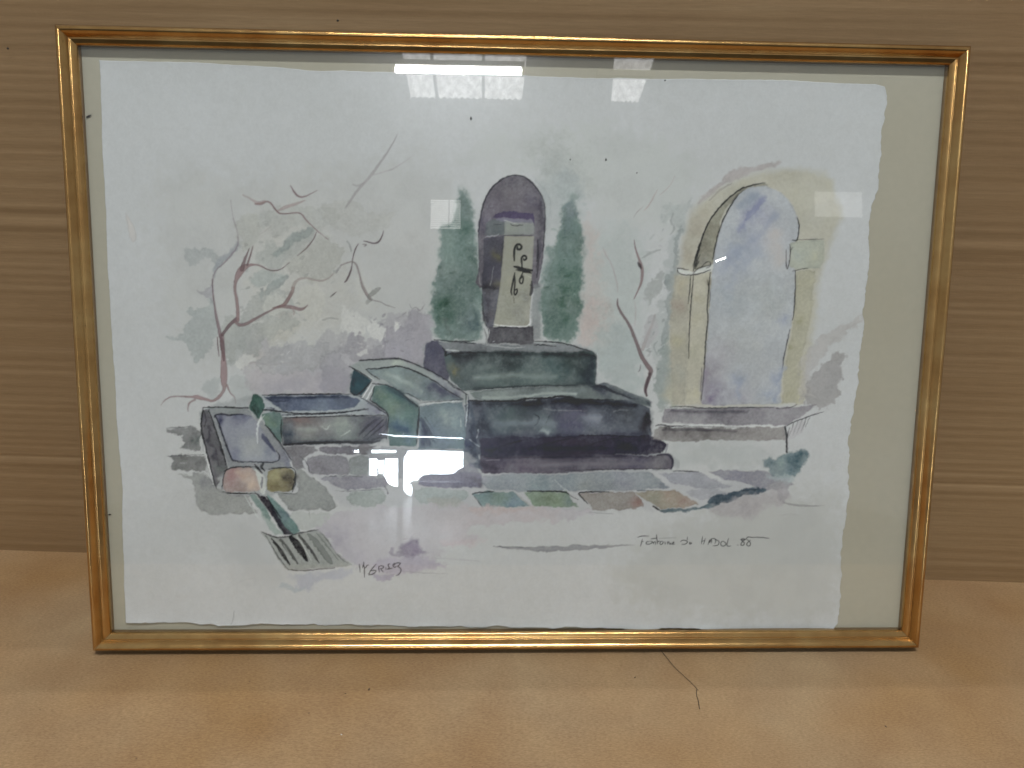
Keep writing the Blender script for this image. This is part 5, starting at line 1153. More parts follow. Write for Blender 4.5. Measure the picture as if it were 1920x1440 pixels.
s #55524b .6 .4 3 : 1284.3,303.8 1296.3,287.0 1310.7,276.5
s #26262a .85 .25 1.8 : 1418.8,328.7 1423.9,341.2 1423.9,358.0 1421.6,372.7 1412.9,372.9
s #26262a .6 .3 1.2 : 1421.6,372.7 1449.6,371.3 1476.6,369.8
s #26262a .8 .25 1.3 : 1407.0,381.4 1409.8,391.9 1409.0,415.1 1404.5,430.0 1401.7,402.5 1401.1,392.0
s #26262a .7 .3 1.2 : 1413.8,387.6 1409.9,394.0
s #26262a .85 .25 1.5 : 1422.0,431.9 1424.3,468.2 1424.7,511.1 1422.8,532.7
s #26262a .7 .3 1.3 : 1416.7,434.1 1431.7,430.7 1446.8,428.4
s #26262a .8 .25 1.4 : 1418.5,552.2 1414.5,576.1 1409.7,606.7 1408.0,633.1
s #26262a .85 .25 1.5 : 1210.5,445.3 1209.7,476.1 1207.6,502.8
s #26262a .8 .25 1.6 : 1215.9,445.2 1214.3,481.4 1212.9,524.2 1212.6,567.4 1213.5,613.0
s #26262a .85 .25 1.8 : 1250.1,438.4 1247.5,475.7 1247.1,513.1 1249.2,534.6 1246.9,577.8 1246.7,621.4 1245.4,665.3 1243.6,696.2
s #26262a .6 .3 1.4 : 1244.4,454.4 1251.0,481.0 1250.1,507.7
s #26262a .6 .3 1.4 : 1241.7,632.4 1241.6,676.3 1242.7,700.6
b #8489a8 .65 13 : 1308.2,351.3 1328.1,321.8 1347.9,292.4
b #8f97aa .5 16 : 1271.5,433.9 1304.1,395.4 1337.1,367.6 1373.4,325.3
b #8a95a6 .55 13 : 1299.5,307.7 1318.0,292.9 1334.7,286.4
b #98a0ae .5 18 : 1294.9,469.8 1312.2,427.0 1342.9,394.9
b #8f8796 .6 14 : 1248.3,632.3 1247.6,665.2 1247.0,698.3
b #8b96ac .55 10 : 1406.7,630.9 1402.1,664.0 1399.7,699.4
b #8f99ae .5 12 : 1318.1,664.7 1321.8,692.2
b #b0a9a4 .5 30 : 1373.4,362.9 1387.3,415.4
# sill
w #918d93 .92 1.8 2.5 .2 0 : 1170.6,716.6 1227.8,714.0 1338.4,713.2 1427.2,712.6 1482.6,707.7 1463.5,723.5 1424.9,748.3 1340.4,750.0 1229.4,748.5 1163.0,745.6 : 1217.2,723.0,24,#67646c,.8 1283.6,724.7,34,#6f6c74,.75 1361.3,726.4,26,#807c84,.6 1229.1,742.9,30,#a5a3a6,.5 1395.2,736.2,26,#98959b,.5
w #c0c1c0 .6 2 2 0 0 : 1157.6,750.0 1229.5,750.7 1340.4,750.0 1418.4,750.6 1418.6,754.0 1318.3,753.5 1207.4,753.1 1163.3,754.5
w #94908e .92 1.8 2.5 .2 0 : 1148.1,761.3 1163.3,755.6 1229.7,756.3 1340.6,754.5 1420.7,752.8 1422.5,782.0 1342.1,782.5 1264.2,781.8 1208.9,786.6 1146.7,781.4 : 1180.1,761.1,14,#5f5b5c,.85 1241.0,760.7,34,#6f6b6a,.75 1318.8,762.4,30,#807b7a,.6 1386.0,769.9,24,#9a9693,.5
s #26262a .8 .3 1.5 : 1179.3,713.2 1216.7,711.9 1249.9,714.9 1316.2,713.4 1393.8,712.8
s #26262a .7 .3 1.4 : 1400.6,715.0 1427.2,712.6 1442.4,705.8
s #26262a .85 .3 2 : 1151.1,752.3 1163.1,750.0 1180.9,753.2 1218.4,751.9
s #4b484b .6 .3 1.4 : 1218.5,753.0 1285.0,753.7 1340.6,754.5
s #33323a .75 .3 1.5 : 1420.7,752.8 1433.6,744.9 1455.4,735.8 1483.8,725.6 1500.2,721.0,.6
s #33323a .85 .25 2.6 : 1420.7,752.8,3 1423.8,766.3,3.5 1426.1,786.5,4 1427.3,806.8,4
s #33323a .75 .25 2 : 1429.8,755.0 1427.3,769.6 1426.1,786.5
s #33323a .7 .3 1.2 : 1438.1,744.9 1434.5,759.5 1429.8,773.0
s #33323a .7 .3 1.2 : 1446.8,741.5 1441.2,759.4 1437.5,770.7
s #33323a .7 .3 1.2 : 1455.5,736.9 1449.9,754.9 1446.1,766.1
s #33323a .7 .3 1.2 : 1464.2,733.5 1458.7,752.6 1454.8,761.6
s #33323a .6 .3 1.2 : 1470.9,733.5 1463.2,752.6
w #a9a7aa .6 2 3 .1 0 : 1425.6,759.5 1457.7,736.9 1457.2,763.8 1433.5,779.7
# bush under the sill
w #76898d .88 3 4 .3 1 : 1380.1,822.9 1391.0,818.3 1402.5,822.8 1415.4,812.6 1428.6,809.1 1444.0,804.5 1459.4,799.9 1470.8,802.1 1474.1,817.9 1470.2,827.0 1459.5,836.2 1456.0,852.1 1440.6,859.0 1418.3,861.4 1397.6,854.7 1390.1,841.0 1381.0,838.8 : 1447.3,820.3,15,#48626b,.9 1389.6,832.0,8,#44646e,.7 1435.2,843.1,12,#567580,.5 1416.4,829.6,12,#8aa09f,.6 1461.1,808.9,8,#45646d,.6
w #9aa6a8 .7 4 5 .1 1 : 1391.0,857.0 1424.6,854.5 1447.5,861.3 1437.0,872.8 1402.9,868.3
w #8f8d92 .6 3 4 .1 1 : 1392.1,875.2 1418.7,868.3 1421.3,875.1 1392.5,882.1
# clouds to the right of the window
w #a6a29f .65 4 8 .2 1 : 1442.8,641.6 1449.3,604.2 1473.9,575.5 1505.5,553.5 1537.3,535.8 1565.0,522.4 1559.5,537.7 1538.5,553.1 1528.7,570.6 1507.7,586.1 1486.9,606.0 1467.1,641.4 1461.1,685.6 1448.6,699.1
w #959190 .7 3 7 .25 1 : 1459.7,663.5 1471.6,641.3 1488.1,623.6 1508.8,601.4 1528.5,599.1 1538.2,609.9 1528.5,629.8 1534.1,647.4 1524.7,671.8 1530.4,689.5 1511.9,712.0 1489.9,716.6 1471.7,712.2 1459.7,699.0 : 1506.7,652.1,22,#8e8a8b,.5
s #a39f9d .5 .3 3 : 1507.0,575.2 1527.5,553.2 1548.8,542.1 1569.9,528.9
s #a8a5a3 .5 .3 8 : 1447.9,688.0 1470.0,685.6 1488.5,696.5
# ---------- second washes: depth on the stone
w #8f9398 .75 2 4 .25 1 : 563.6,804.7 617.7,799.9 671.8,804.1 758.8,807.0 787.3,830.3 750.2,837.2 682.6,850.9 617.2,866.9 576.0,858.1 567.7,824.6
b #33393b .75 11 : 738.5,612.0 854.4,607.7 962.2,607.7 1018.5,610.4
b #3f4749 .5 9 : 773.2,678.9 855.3,675.0 963.6,669.8 1020.1,667.1
b #39424a .65 18 : 1012.3,619.2 1015.1,643.1 1013.5,665.0
b #93a19c .45 12 : 779.5,656.0 854.9,651.0 941.5,652.5
b #8d9a96 .4 10 : 790.1,636.4 811.6,631.9
b #2b2b38 .7 11 : 782.1,709.5 877.4,708.8 964.3,702.7 1029.9,706.6 1113.3,710.4
b #3f3d52 .5 10 : 786.8,772.3 856.6,776.4 987.8,773.4 1130.7,768.1
b #86929a .45 16 : 823.6,750.0 899.8,747.3 943.5,751.4
b #8f97a2 .5 14 : 1004.5,739.9 1030.8,737.5
b #7a7690 .4 12 : 964.9,729.1 997.7,731.1
b #9aa7aa .5 9 : 917.5,762.7 933.0,769.2
b #3a353c .65 12 : 1131.5,728.0 1133.5,754.7 1131.0,777.0
b #454a53 .6 9 : 1020.3,674.8 1061.9,681.0 1112.9,699.4 1135.1,708.0
b #a8b3ae .5 6 : 796.0,697.4 855.5,695.8 920.5,687.6 985.7,687.1
b #2a2440 .65 11 : 802.4,807.9 900.7,802.9 1032.5,799.9 1142.9,799.3
b #2f2a3e .6 8 : 802.5,820.1 966.9,818.2 1143.5,816.2
b #817d86 .45 10 : 857.4,837.8 1011.4,833.7 1155.2,830.8
b #3c3446 .6 12 : 796.1,834.7 824.6,843.6
b #2b3347 .6 14 : 773.6,745.9 773.8,779.1 780.6,812.4
b #3b3d47 .65 9 : 396.1,793.4 466.9,790.8 553.0,789.2 589.7,783.5
b #4e4a5c .5 16 : 581.4,747.1 587.7,766.9
b #a0a7a2 .5 10 : 424.5,765.7 456.7,763.3
b #444a62 .55 12 : 671.9,746.6 671.8,790.8
b #4a6f74 .5 12 : 597.1,677.1 629.1,689.9 656.9,711.5
b #39586c .5 12 : 617.9,757.9 639.5,764.4
b #2c4a52 .6 8 : 533.3,653.8 539.4,673.2
b #545468 .55 14 : 695.7,671.9 723.7,682.6 743.1,695.6
b #9fada9 .5 10 : 607.9,653.1 640.0,665.9 672.1,687.4
b #3a4256 .6 7 : 362.3,700.6 404.8,699.2 468.7,697.7 522.0,697.3
b #4c4a52 .6 7 : 243.7,760.3 250.5,804.1 262.0,839.4
b #5f6376 .6 8 : 391.5,805.6 403.8,827.7
b #2f3f3c .6 6 : 336.4,716.0 342.4,729.1
b #5f6b66 .5 8 : 721.2,540.4 725.5,568.1
b #4c5f5c .5 10 : 772.0,497.3 778.7,539.7
b #3f6052 .5 14 : 954.9,474.0 960.6,537.8
b #7b918a .5 9 : 723.0,403.5 725.2,434.8
b #7f958e .45 9 : 936.5,411.0 941.2,431.9
b #55525c .6 10 : 905.0,307.8 909.9,348.9 906.8,411.4
b #5b5764 .5 12 : 794.0,330.1 792.3,371.4
b #47444c .6 9 : 801.8,497.0 804.3,539.5
b #3e3c42 .6 8 : 814.3,475.7 806.0,488.5
b #807b80 .5 14 : 839.7,288.3 871.1,289.8
b #5a5760 .6 7 : 1186.2,720.9 1261.4,722.6 1338.9,722.1
b #57545a .6 6 : 1163.6,761.2 1229.9,760.7 1318.8,762.4
b #6d6972 .4 10 : 792.0,879.7 781.0,862.9
s #1d1d25 .85 .4 2.2 : 769.0,703.0 803.6,703.9 855.6,703.5 881.6,698.9 931.5,696.3 948.9,692.9 970.7,693.8 996.9,699.1 1040.6,698.8
s #23252b .7 .4 1.6 : 736.3,608.8 779.2,605.1 843.6,605.6
s #1f2128 .7 .4 1.6 : 541.3,693.8 575.3,712.1 603.0,733.8
s #c3c9c8 .6 .5 1.6 : 669.9,711.4 715.1,706.7 753.9,704.2
s #c3c9c8 .5 .5 1.4 : 768.9,686.6 812.1,679.7 855.3,677.2
s #c9cfce .6 .5 2 : 721.3,600.3 744.9,601.2
s #c3c9c8 .5 .5 1.6 : 1027.1,606.0 1028.2,645.2
# ---------- last pen lines over the troughs
s #1b1c24 .85 .35 2 : 528.2,635.5 542.0,642.9 556.8,651.4 572.6,662.1
s #1b1c24 .8 .35 2 : 541.3,694.9 558.6,679.6 572.6,664.3
s #1b1c24 .8 .35 1.8 : 561.1,640.6 597.4,638.1 629.4,634.6 664.6,646.2 702.1,666.5 728.0,684.8 756.1,699.8
s #1b1c24 .75 .4 1.6 : 548.6,623.5 576.3,621.1 626.3,618.4 672.2,635.3 715.0,656.6 764.6,691.0
s #1b1c24 .85 .35 2 : 599.3,671.6 622.7,682.3 646.2,700.7 667.7,716.9
s #1b1c24 .85 .35 2 : 667.7,718.0 666.5,746.6 664.3,770.9 662.1,793.0
s #1b1c24 .8 .35 1.8 : 572.2,705.6 588.2,716.4 604.1,732.7 603.9,758.0 601.6,784.5
s #1b1c24 .8 .35 1.8 : 352.9,695.3 404.9,693.8 468.8,692.2 532.8,691.7
s #1b1c24 .8 .35 2 : 353.1,725.7 382.8,727.7 425.3,731.8 489.4,731.3 564.5,723.1
s #1b1c24 .8 .4 1.8 : 393.1,740.7 467.9,738.0 553.6,735.3 603.0,734.9
s #1b1c24 .85 .4 2.4 : 393.8,796.7 445.4,793.1 509.9,790.6 574.5,789.1
s #1b1c24 .8 .4 1.6 : 390.9,744.0 389.1,772.5 391.8,794.5
s #1b1c24 .85 .35 2 : 235.5,723.3 230.1,754.9 236.0,795.4 244.9,839.5 254.0,883.9
s #1b1c24 .8 .35 1.8 : 247.1,725.4 258.4,764.6 269.7,804.0 279.0,843.8
s #1b1c24 .8 .35 1.6 : 235.6,721.1 276.9,719.7 325.6,721.6
s #1b1c24 .8 .35 1.8 : 358.6,756.3 375.1,777.0 391.6,801.2 408.1,827.6
s #1b1c24 .8 .35 1.6 : 272.3,852.7 294.0,843.7 336.9,842.4
s #1b1c24 .8 .35 1.6 : 362.5,847.8 390.5,844.4 414.1,847.6 415.6,875.5 408.7,894.6
s #1b1c24 .8 .35 1.6 : 268.6,895.1 302.9,898.3 335.2,898.2
s #2f2e38 .75 .3 1.4 : 553.1,782.6 572.6,764.8 596.5,742.7
s #2f2e38 .75 .3 1.4 : 561.7,784.7 581.2,767.0 598.6,753.6
s #33374a .75 .3 1.4 : 674.1,744.3 689.2,770.7 700.0,790.6
s #33374a .75 .3 1.4 : 669.8,748.8 682.7,773.0 691.3,792.9
b #3a4d54 .5 10 : 607.8,677.0 631.3,689.9 654.8,709.4
b #34506a .55 12 : 620.1,760.1 643.8,766.6
b #41485a .5 10 : 676.2,757.5 678.3,795.2
# ---------- lettering
s #26272d 0.95 .1 1.5 : 1122.1,989.9 1128.9,987.7 1136.4,986.9 1145.4,987.4
s #26272d 0.95 .1 1.5 : 1132.1,993.9 1131.4,998.8 1130.3,1003.8 1128.8,1009.2
s #26272d 0.95 .1 1.5 : 1131.4,998.8 1134.9,999.4
s #26272d 0.95 .1 1.5 : 1146.8,999.4 1142.7,999.4 1140.3,1002.2 1141.7,1004.6 1147.6,1004.6 1152.3,1002.1 1153.2,999.4 1148.5,998.3
s #26272d 0.95 .1 1.5 : 1153.2,999.4 1155.1,1000.5 1156.3,1004.3
s #26272d 0.95 .1 1.5 : 1156.3,1002.7 1157.5,999.9 1159.6,999.3 1160.7,1001.6 1160.2,1006.0
s #26272d 0.95 .1 1.5 : 1161.5,983.7 1162.1,988.9 1163.2,994.5 1164.2,999.3 1164.8,1004.3
s #26272d 0.95 .1 1.5 : 1150.9,993.1 1156.7,992.3 1163.1,991.8
s #26272d 0.95 .1 1.5 : 1165.0,1001.0 1166.5,998.3 1169.5,998.3
s #26272d 0.95 .1 1.5 : 1174.5,998.3 1170.8,999.3 1169.9,1003.2 1172.0,1005.4 1175.2,1003.7 1176.4,1000.5 1174.5,998.3
s #26272d 0.95 .1 1.5 : 1180.1,999.3 1180.5,1002.1 1181.2,1005.1
s #26272d 0.95 .1 1.5 : 1185.4,999.0 1185.8,1002.1 1186.1,1004.8
s #26272d 0.95 .1 1.5 : 1186.0,1002.1 1187.6,999.9 1189.0,1000.5 1189.9,1003.7 1191.3,1004.5 1192.4,1002.1
s #26272d 0.95 .1 1.5 : 1192.7,1001.5 1193.9,1004.5 1196.0,1004.5
s #26272d 0.95 .1 1.5 : 1196.0,1003.7 1199.2,1001.5 1198.3,1000.1 1196.7,1002.7 1197.8,1004.8 1200.9,1004.5
s #26272d 0.95 .1 1.5 : 1227.1,988.8 1227.0,993.8 1227.7,994.9
s #26272d 0.95 .1 1.5 : 1212.8,999.3 1216.0,996.7 1220.3,996.0 1225.0,997.1 1227.9,999.3 1226.4,1002.6 1222.2,1004.7 1215.8,1005.1
s #26272d 0.95 .1 1.5 : 1234.8,1001.5 1232.7,1001.1 1232.3,1003.1 1234.4,1004.5 1236.5,1002.6 1235.4,1000.9
s #77787b 0.60 .1 1.0 : 1167.4,992.3 1177.9,991.7 1190.7,991.1 1203.5,990.7
s #26272d 0.95 .1 1.5 : 1259.2,988.3 1258.5,994.4 1257.8,1004.5
s #26272d 0.95 .1 1.5 : 1265.3,992.1 1263.9,997.6 1262.1,1004.7
s #26272d 0.95 .1 1.5 : 1258.1,998.7 1263.3,997.0
s #26272d 0.95 .1 1.5 : 1271.8,1005.9 1273.1,1000.4 1275.0,995.4 1274.3,1000.8 1276.3,998.2 1278.2,993.2 1278.6,997.6 1278.6,1002.6
s #26272d 0.95 .1 1.5 : 1286.1,993.2 1287.5,998.2 1286.1,1003.0
s #26272d 0.95 .1 1.5 : 1277.7,993.8 1282.9,992.1 1288.3,994.8 1293.9,998.1 1294.6,1002.6 1292.2,1006.9 1286.8,1008.4 1282.6,1007.7
s #26272d 0.95 .1 1.5 : 1303.6,998.1 1299.4,1000.4 1298.4,1004.7 1301.3,1008.4 1306.7,1008.4 1309.4,1004.7 1307.9,1000.8 1303.6,998.4
s #26272d 0.95 .1 1.5 : 1314.5,992.1 1313.2,997.5 1312.0,1005.2 1312.8,1008.4 1316.4,1009.4 1320.3,1008.7
s #26272d 0.95 .1 1.5 : 1333.9,1006.4 1336.1,1006.8
s #26272d 0.95 .1 1.5 : 1352.1,994.2 1345.6,992.9 1341.3,994.0 1342.5,995.5 1348.4,995.1 1350.9,993.7 1353.0,992.6
s #26272d 0.95 .1 1.5 : 1348.4,995.9 1344.3,999.1 1341.8,1003.6 1342.0,1006.4 1345.8,1007.2 1348.4,1005.2 1348.5,1001.9 1344.2,998.1 1341.4,995.3
s #26272d 0.95 .1 1.5 : 1354.2,993.7 1356.6,996.9 1360.5,1000.3 1361.7,1004.6 1360.3,1008.0 1356.6,1008.3 1354.1,1005.8 1355.1,1001.9 1359.2,998.1 1361.2,995.3
s #26272d 0.95 .1 1.5 : 1352.5,992.6 1354.0,989.8 1357.1,988.9 1364.1,989.6 1375.9,989.8 1392.1,990.8 1400.8,992.0
s #26232e 0.95 .1 1.7 : 543.0,1049.1 543.5,1055.0 544.3,1066.0
s #26232e 0.95 .1 1.7 : 552.0,1044.2 551.7,1049.6 549.8,1056.4
s #26232e 0.95 .1 1.7 : 549.8,1056.4 550.6,1052.7 551.9,1051.9 553.2,1056.9 553.3,1066.8 552.9,1077.6
s #26232e 0.95 .1 1.7 : 562.0,1050.5 558.4,1051.9 556.0,1055.9 554.1,1058.3
s #26232e .95 .1 1.7 : 577.2,1049.1 572.7,1054.6 567.9,1060.5 564.6,1065.5 563.5,1069.6 565.6,1071.9 569.6,1071.0 573.9,1068.2 577.0,1064.6
s #26232e .95 .1 1.7 : 577.0,1064.6 576.2,1062.5 570.5,1062.5 565.2,1063.5
s #26232e 0.95 .1 1.7 : 560.9,1069.1 563.0,1073.3
s #26232e 0.95 .1 1.7 : 583.2,1053.6 583.2,1059.5 584.2,1066.5
s #26232e 0.95 .1 1.7 : 582.8,1054.1 587.1,1052.7 592.3,1053.4 593.1,1055.5 590.6,1057.9 586.1,1058.5
s #26232e 0.95 .1 1.7 : 587.0,1058.7 589.6,1062.8 592.6,1066.1
s #26232e 0.95 .1 1.7 : 597.3,1055.9 597.6,1060.5
s #26232e 0.95 .1 1.7 : 606.2,1048.7 603.2,1049.1 602.9,1052.7 604.6,1056.4 603.1,1058.7 600.0,1060.0
s #26232e 0.95 .1 1.7 : 614.9,1051.9 616.7,1048.7 614.9,1047.7 612.7,1051.0 613.6,1054.6 617.1,1055.5 619.3,1053.2
s #26232e 0.95 .1 1.7 : 617.6,1047.7 621.9,1046.1 627.9,1046.8 625.4,1050.5 622.1,1053.4 625.8,1055.9 629.0,1060.0 628.3,1065.1 624.4,1071.0 618.7,1074.0
s #26232e 0.95 .1 1.7 : 600.0,1060.0 606.1,1058.7 611.4,1057.6
# crack lines near the lower edge
s #77787a .6 .3 1 : 282.6,1151.0 281.0,1165.0 277.4,1176.7 274.0,1177.9
s #9a9b9c .5 .3 1 : 296.8,1086.0 329.8,1077.9
"""
EDGES = {
    'top': '68.5,57.8 120.9,58.6 240.2,58.9 360.1,62.2 460.5,67.8 602.2,67.7 847.2,67.5 908.9,70.1 1095.1,70.2 1345.7,66.9 1557.1,70.5 1575.5,75.1',
    'right': '1575.5,75.1 1581.1,92.1 1578.6,142.7 1578.8,214.2 1576.0,276.3 1568.3,318.1 1569.7,423.6 1567.4,466.4 1570.0,531.1 1567.7,574.6 1564.8,640.5 1562.5,684.9 1559.8,740.7 1555.1,785.8 1561.3,888.4 1560.7,911.4 1557.6,981.0 1560.8,1075.1 1561.5,1134.6 1560.1,1180.2 1549.5,1195.8',
    'bottom': '60.7,1175.0 129.4,1176.3 260.7,1180.2 326.8,1180.4 437.3,1180.7 548.3,1182.2 659.8,1186.0 682.2,1183.7 749.5,1182.7 805.7,1186.4 828.2,1182.9 862.1,1187.8 952.5,1189.2 975.1,1185.7 1020.6,1188.3 1123.2,1192.1 1226.1,1191.2 1318.1,1193.9 1410.4,1194.2 1549.5,1195.8',
    'left': '68.5,57.8 67.9,103.3 66.6,181.5 65.7,270.9 65.9,341.3 63.4,443.6 64.1,505.8 63.9,568.6 64.5,653.5 64.1,739.7 66.0,805.1 68.8,893.5 64.3,938.2 63.3,1040.0 60.3,1120.4 60.7,1175.0',
}

def build_sheet():
    def curve(txt, n, seed, amp):
        p = np.array([[float(v) for v in t.split(',')] for t in txt.split()])
        d = np.concatenate([[0], np.cumsum(np.hypot(*np.diff(p, axis=0).T))])
        t = np.linspace(0, d[-1], n)
        q = np.stack([np.interp(t, d, p[:, 0]), np.interp(t, d, p[:, 1])], 1)
        r = np.random.RandomState(seed)
        w = sum(np.interp(np.arange(n), np.linspace(0, n, m), r.randn(m)) * a for m, a in ((24, amp), (70, amp * .7), (190, amp * .45)))
        w *= np.minimum(1, np.minimum(np.arange(n), np.arange(n)[::-1]) / 12)
        return q, w
    nu, nv = 1060, 762
    top, wt = curve(EDGES['top'], nu, 1, .5)
    bot, wb = curve(EDGES['bottom'], nu, 2, 1.3)
    lef, wl = curve(EDGES['left'], nv, 3, .45)
    rig, wr = curve(EDGES['right'], nv, 4, 1.8)
    top[:, 1] += wt ; bot[:, 1] += wb ; lef[:, 0] += wl ; rig[:, 0] += wr
    u = np.linspace(0, 1, nu)[None, :, None]
    v = np.linspace(0, 1, nv)[:, None, None]
    coons = (1 - v) * top[None] + v * bot[None] + (1 - u) * lef[:, None] + u * rig[:, None] \
        - ((1 - u) * (1 - v) * top[0] + u * (1 - v) * top[-1] + (1 - u) * v * bot[0] + u * v * bot[-1])
    X, Y = coons[..., 0], coons[..., 1]
    art = Watercolour(X.min() - 4, Y.min() - 4, X.max() + 4, Y.max() + 4, 1.35, SHEET)
    img = art.run(PAINT)
    gx = np.clip((X - art.x0) / art.step, 0, art.w - 1.001)
    gy = np.clip((Y - art.y0) / art.step, 0, art.h - 1.001)
    ix, iy = gx.astype(int), gy.astype(int)
    fx, fy = (gx - ix)[..., None], (gy - iy)[..., None]
    col = (img[iy, ix] * (1 - fx) + img[iy, ix + 1] * fx) * (1 - fy) + (img[iy + 1, ix] * (1 - fx) + img[iy + 1, ix + 1] * fx) * fy
    base = float(srgb(SHEET).mean())
    col = base * (np.maximum(col, .002) / base) ** 1.45 - .012        # pigment density
    col = np.clip(col * (.76 / base), .008, .9)
    # the sheet lies a little wavy on the board, most at its lower and right edges
    uu, vv = u[..., 0], v[..., 0]
    lift = .00035 + .00022 * (1 + np.sin(9 * uu + 2.1 * vv)) + .00016 * (1 + np.sin(5 * vv + 3 * uu))
    lift = lift + np.exp(-(1 - vv) / .012) * (.0007 + .0006 * np.sin(uu * 46 + 2 * np.sin(uu * 17)))
    lift = lift + np.exp(-(1 - uu) / .012) * .0006 + np.exp(-uu / .008) * .0003 + np.exp(-vv / .008) * .0003
    lx, up = X / UNIT / 1000 - HW, FH - Y / UNIT / 1000
    dep = -.0128 + lift
    co = np.stack([lx, -(dep + BACK), up], -1).reshape(-1, 3)
    quads = grid_quads(nu, nv)[:, ::-1]
    rim = np.concatenate([np.arange(nu), np.arange(1, nv) * nu + nu - 1, (nv - 1) * nu + np.arange(nu - 2, -1, -1), np.arange(nv - 2, 0, -1) * nu])
    low = co[rim].copy()
    low[:, 1] += .00035
    base = len(co)
    m = len(rim)
    k = np.arange(m)
    side = np.stack([rim, rim[(k + 1) % m], base + (k + 1) % m, base + k], 1)
    co = np.concatenate([co, low])
    me = fast_mesh('painted_sheet', co, np.concatenate([quads, side]))
    rgba = np.ones((len(co), 4), np.float32)
    rgba[:base, :3] = col.reshape(-1, 3)
    rgba[base:, :3] = rgba[rim, :3]
    at = me.color_attributes.new('paint', 'FLOAT_COLOR', 'POINT')
    at.data.foreach_set('color', rgba.ravel())
    o = link('painted_sheet', me, M_PAPER, picture)
    tag(o, 'deckle edged paper with a watercolour fountain, signature and title')

# ------------------------------------------------------------------ small things
def blob(name, loc, size, rot, mat, seed):
    rng = random.Random(seed)
    bm = bmesh.new()
    bmesh.ops.create_icosphere(bm, subdivisions=2, radius=1)
    for v in bm.verts:
        t = v.co.x
        v.co.y *= (1 - .45 * t) * (1 + .25 * math.sin(5 * t + seed))
        v.co.z *= 1 - .25 * t
        v.co += Vector([rng.uniform(-.07, .07) for _ in range(3)])
        v.co.x *= size[0] ; v.co.y *= size[1] ; v.co.z *= size[2]
    me = bpy.data.meshes.new(name)
    bm.to_mesh(me)
    bm.free()
    me.polygons.foreach_set('use_smooth', [True] * len(me.polygons))
    o = link(name, me, mat)
    o.location = loc
    o.rotation_euler = rot
    return o

def tube(name, pts, r0, r1, mat, sides=6):
    pts = [Vector(p) for p in pts]
    verts, faces = [], []
    n = len(pts)
    for i, p in enumerate(pts):
        t = (pts[min(i + 1, n - 1)] - pts[max(i - 1, 0)]).normalized()
        a = t.cross(Vector((0, 0, 1))).normalized()
        b = a.cross(t)
        r = r0 + (r1 - r0) * i / (n - 1)
        for k in range(sides):
            q = 2 * math.pi * k / sides
            verts.append(p + r * (math.cos(q) * a + math.sin(q) * b))
    for i in range(n - 1):
        for k in range(sides):
            a, b = i * sides + k, i * sides + (k + 1) % sides
            faces.append((a, b, b + sides, a + sides))
    faces += [tuple(range(sides))[::-1], tuple((n - 1) * sides + k for k in range(sides))]
    return link(name, mesh(name, verts, faces, True), mat)

def bend(pts, n=6):
    out = []
    for i in range(len(pts) - 1):
        a, b, c, d = pts[max(i - 1, 0)], pts[i], pts[i + 1], pts[min(i + 2, len(pts) - 1)]
        for k in range(n):
            t = k / n
            out.append(tuple(.5 * (2 * b[j] + (c[j] - a[j]) * t + (2 * a[j] - 5 * b[j] + 4 * c[j] - d[j]) * t * t + (3 * b[j] - a[j] - 3 * c[j] + d[j]) * t ** 3) for j in range(3)))
    return out + [tuple(pts[-1])]

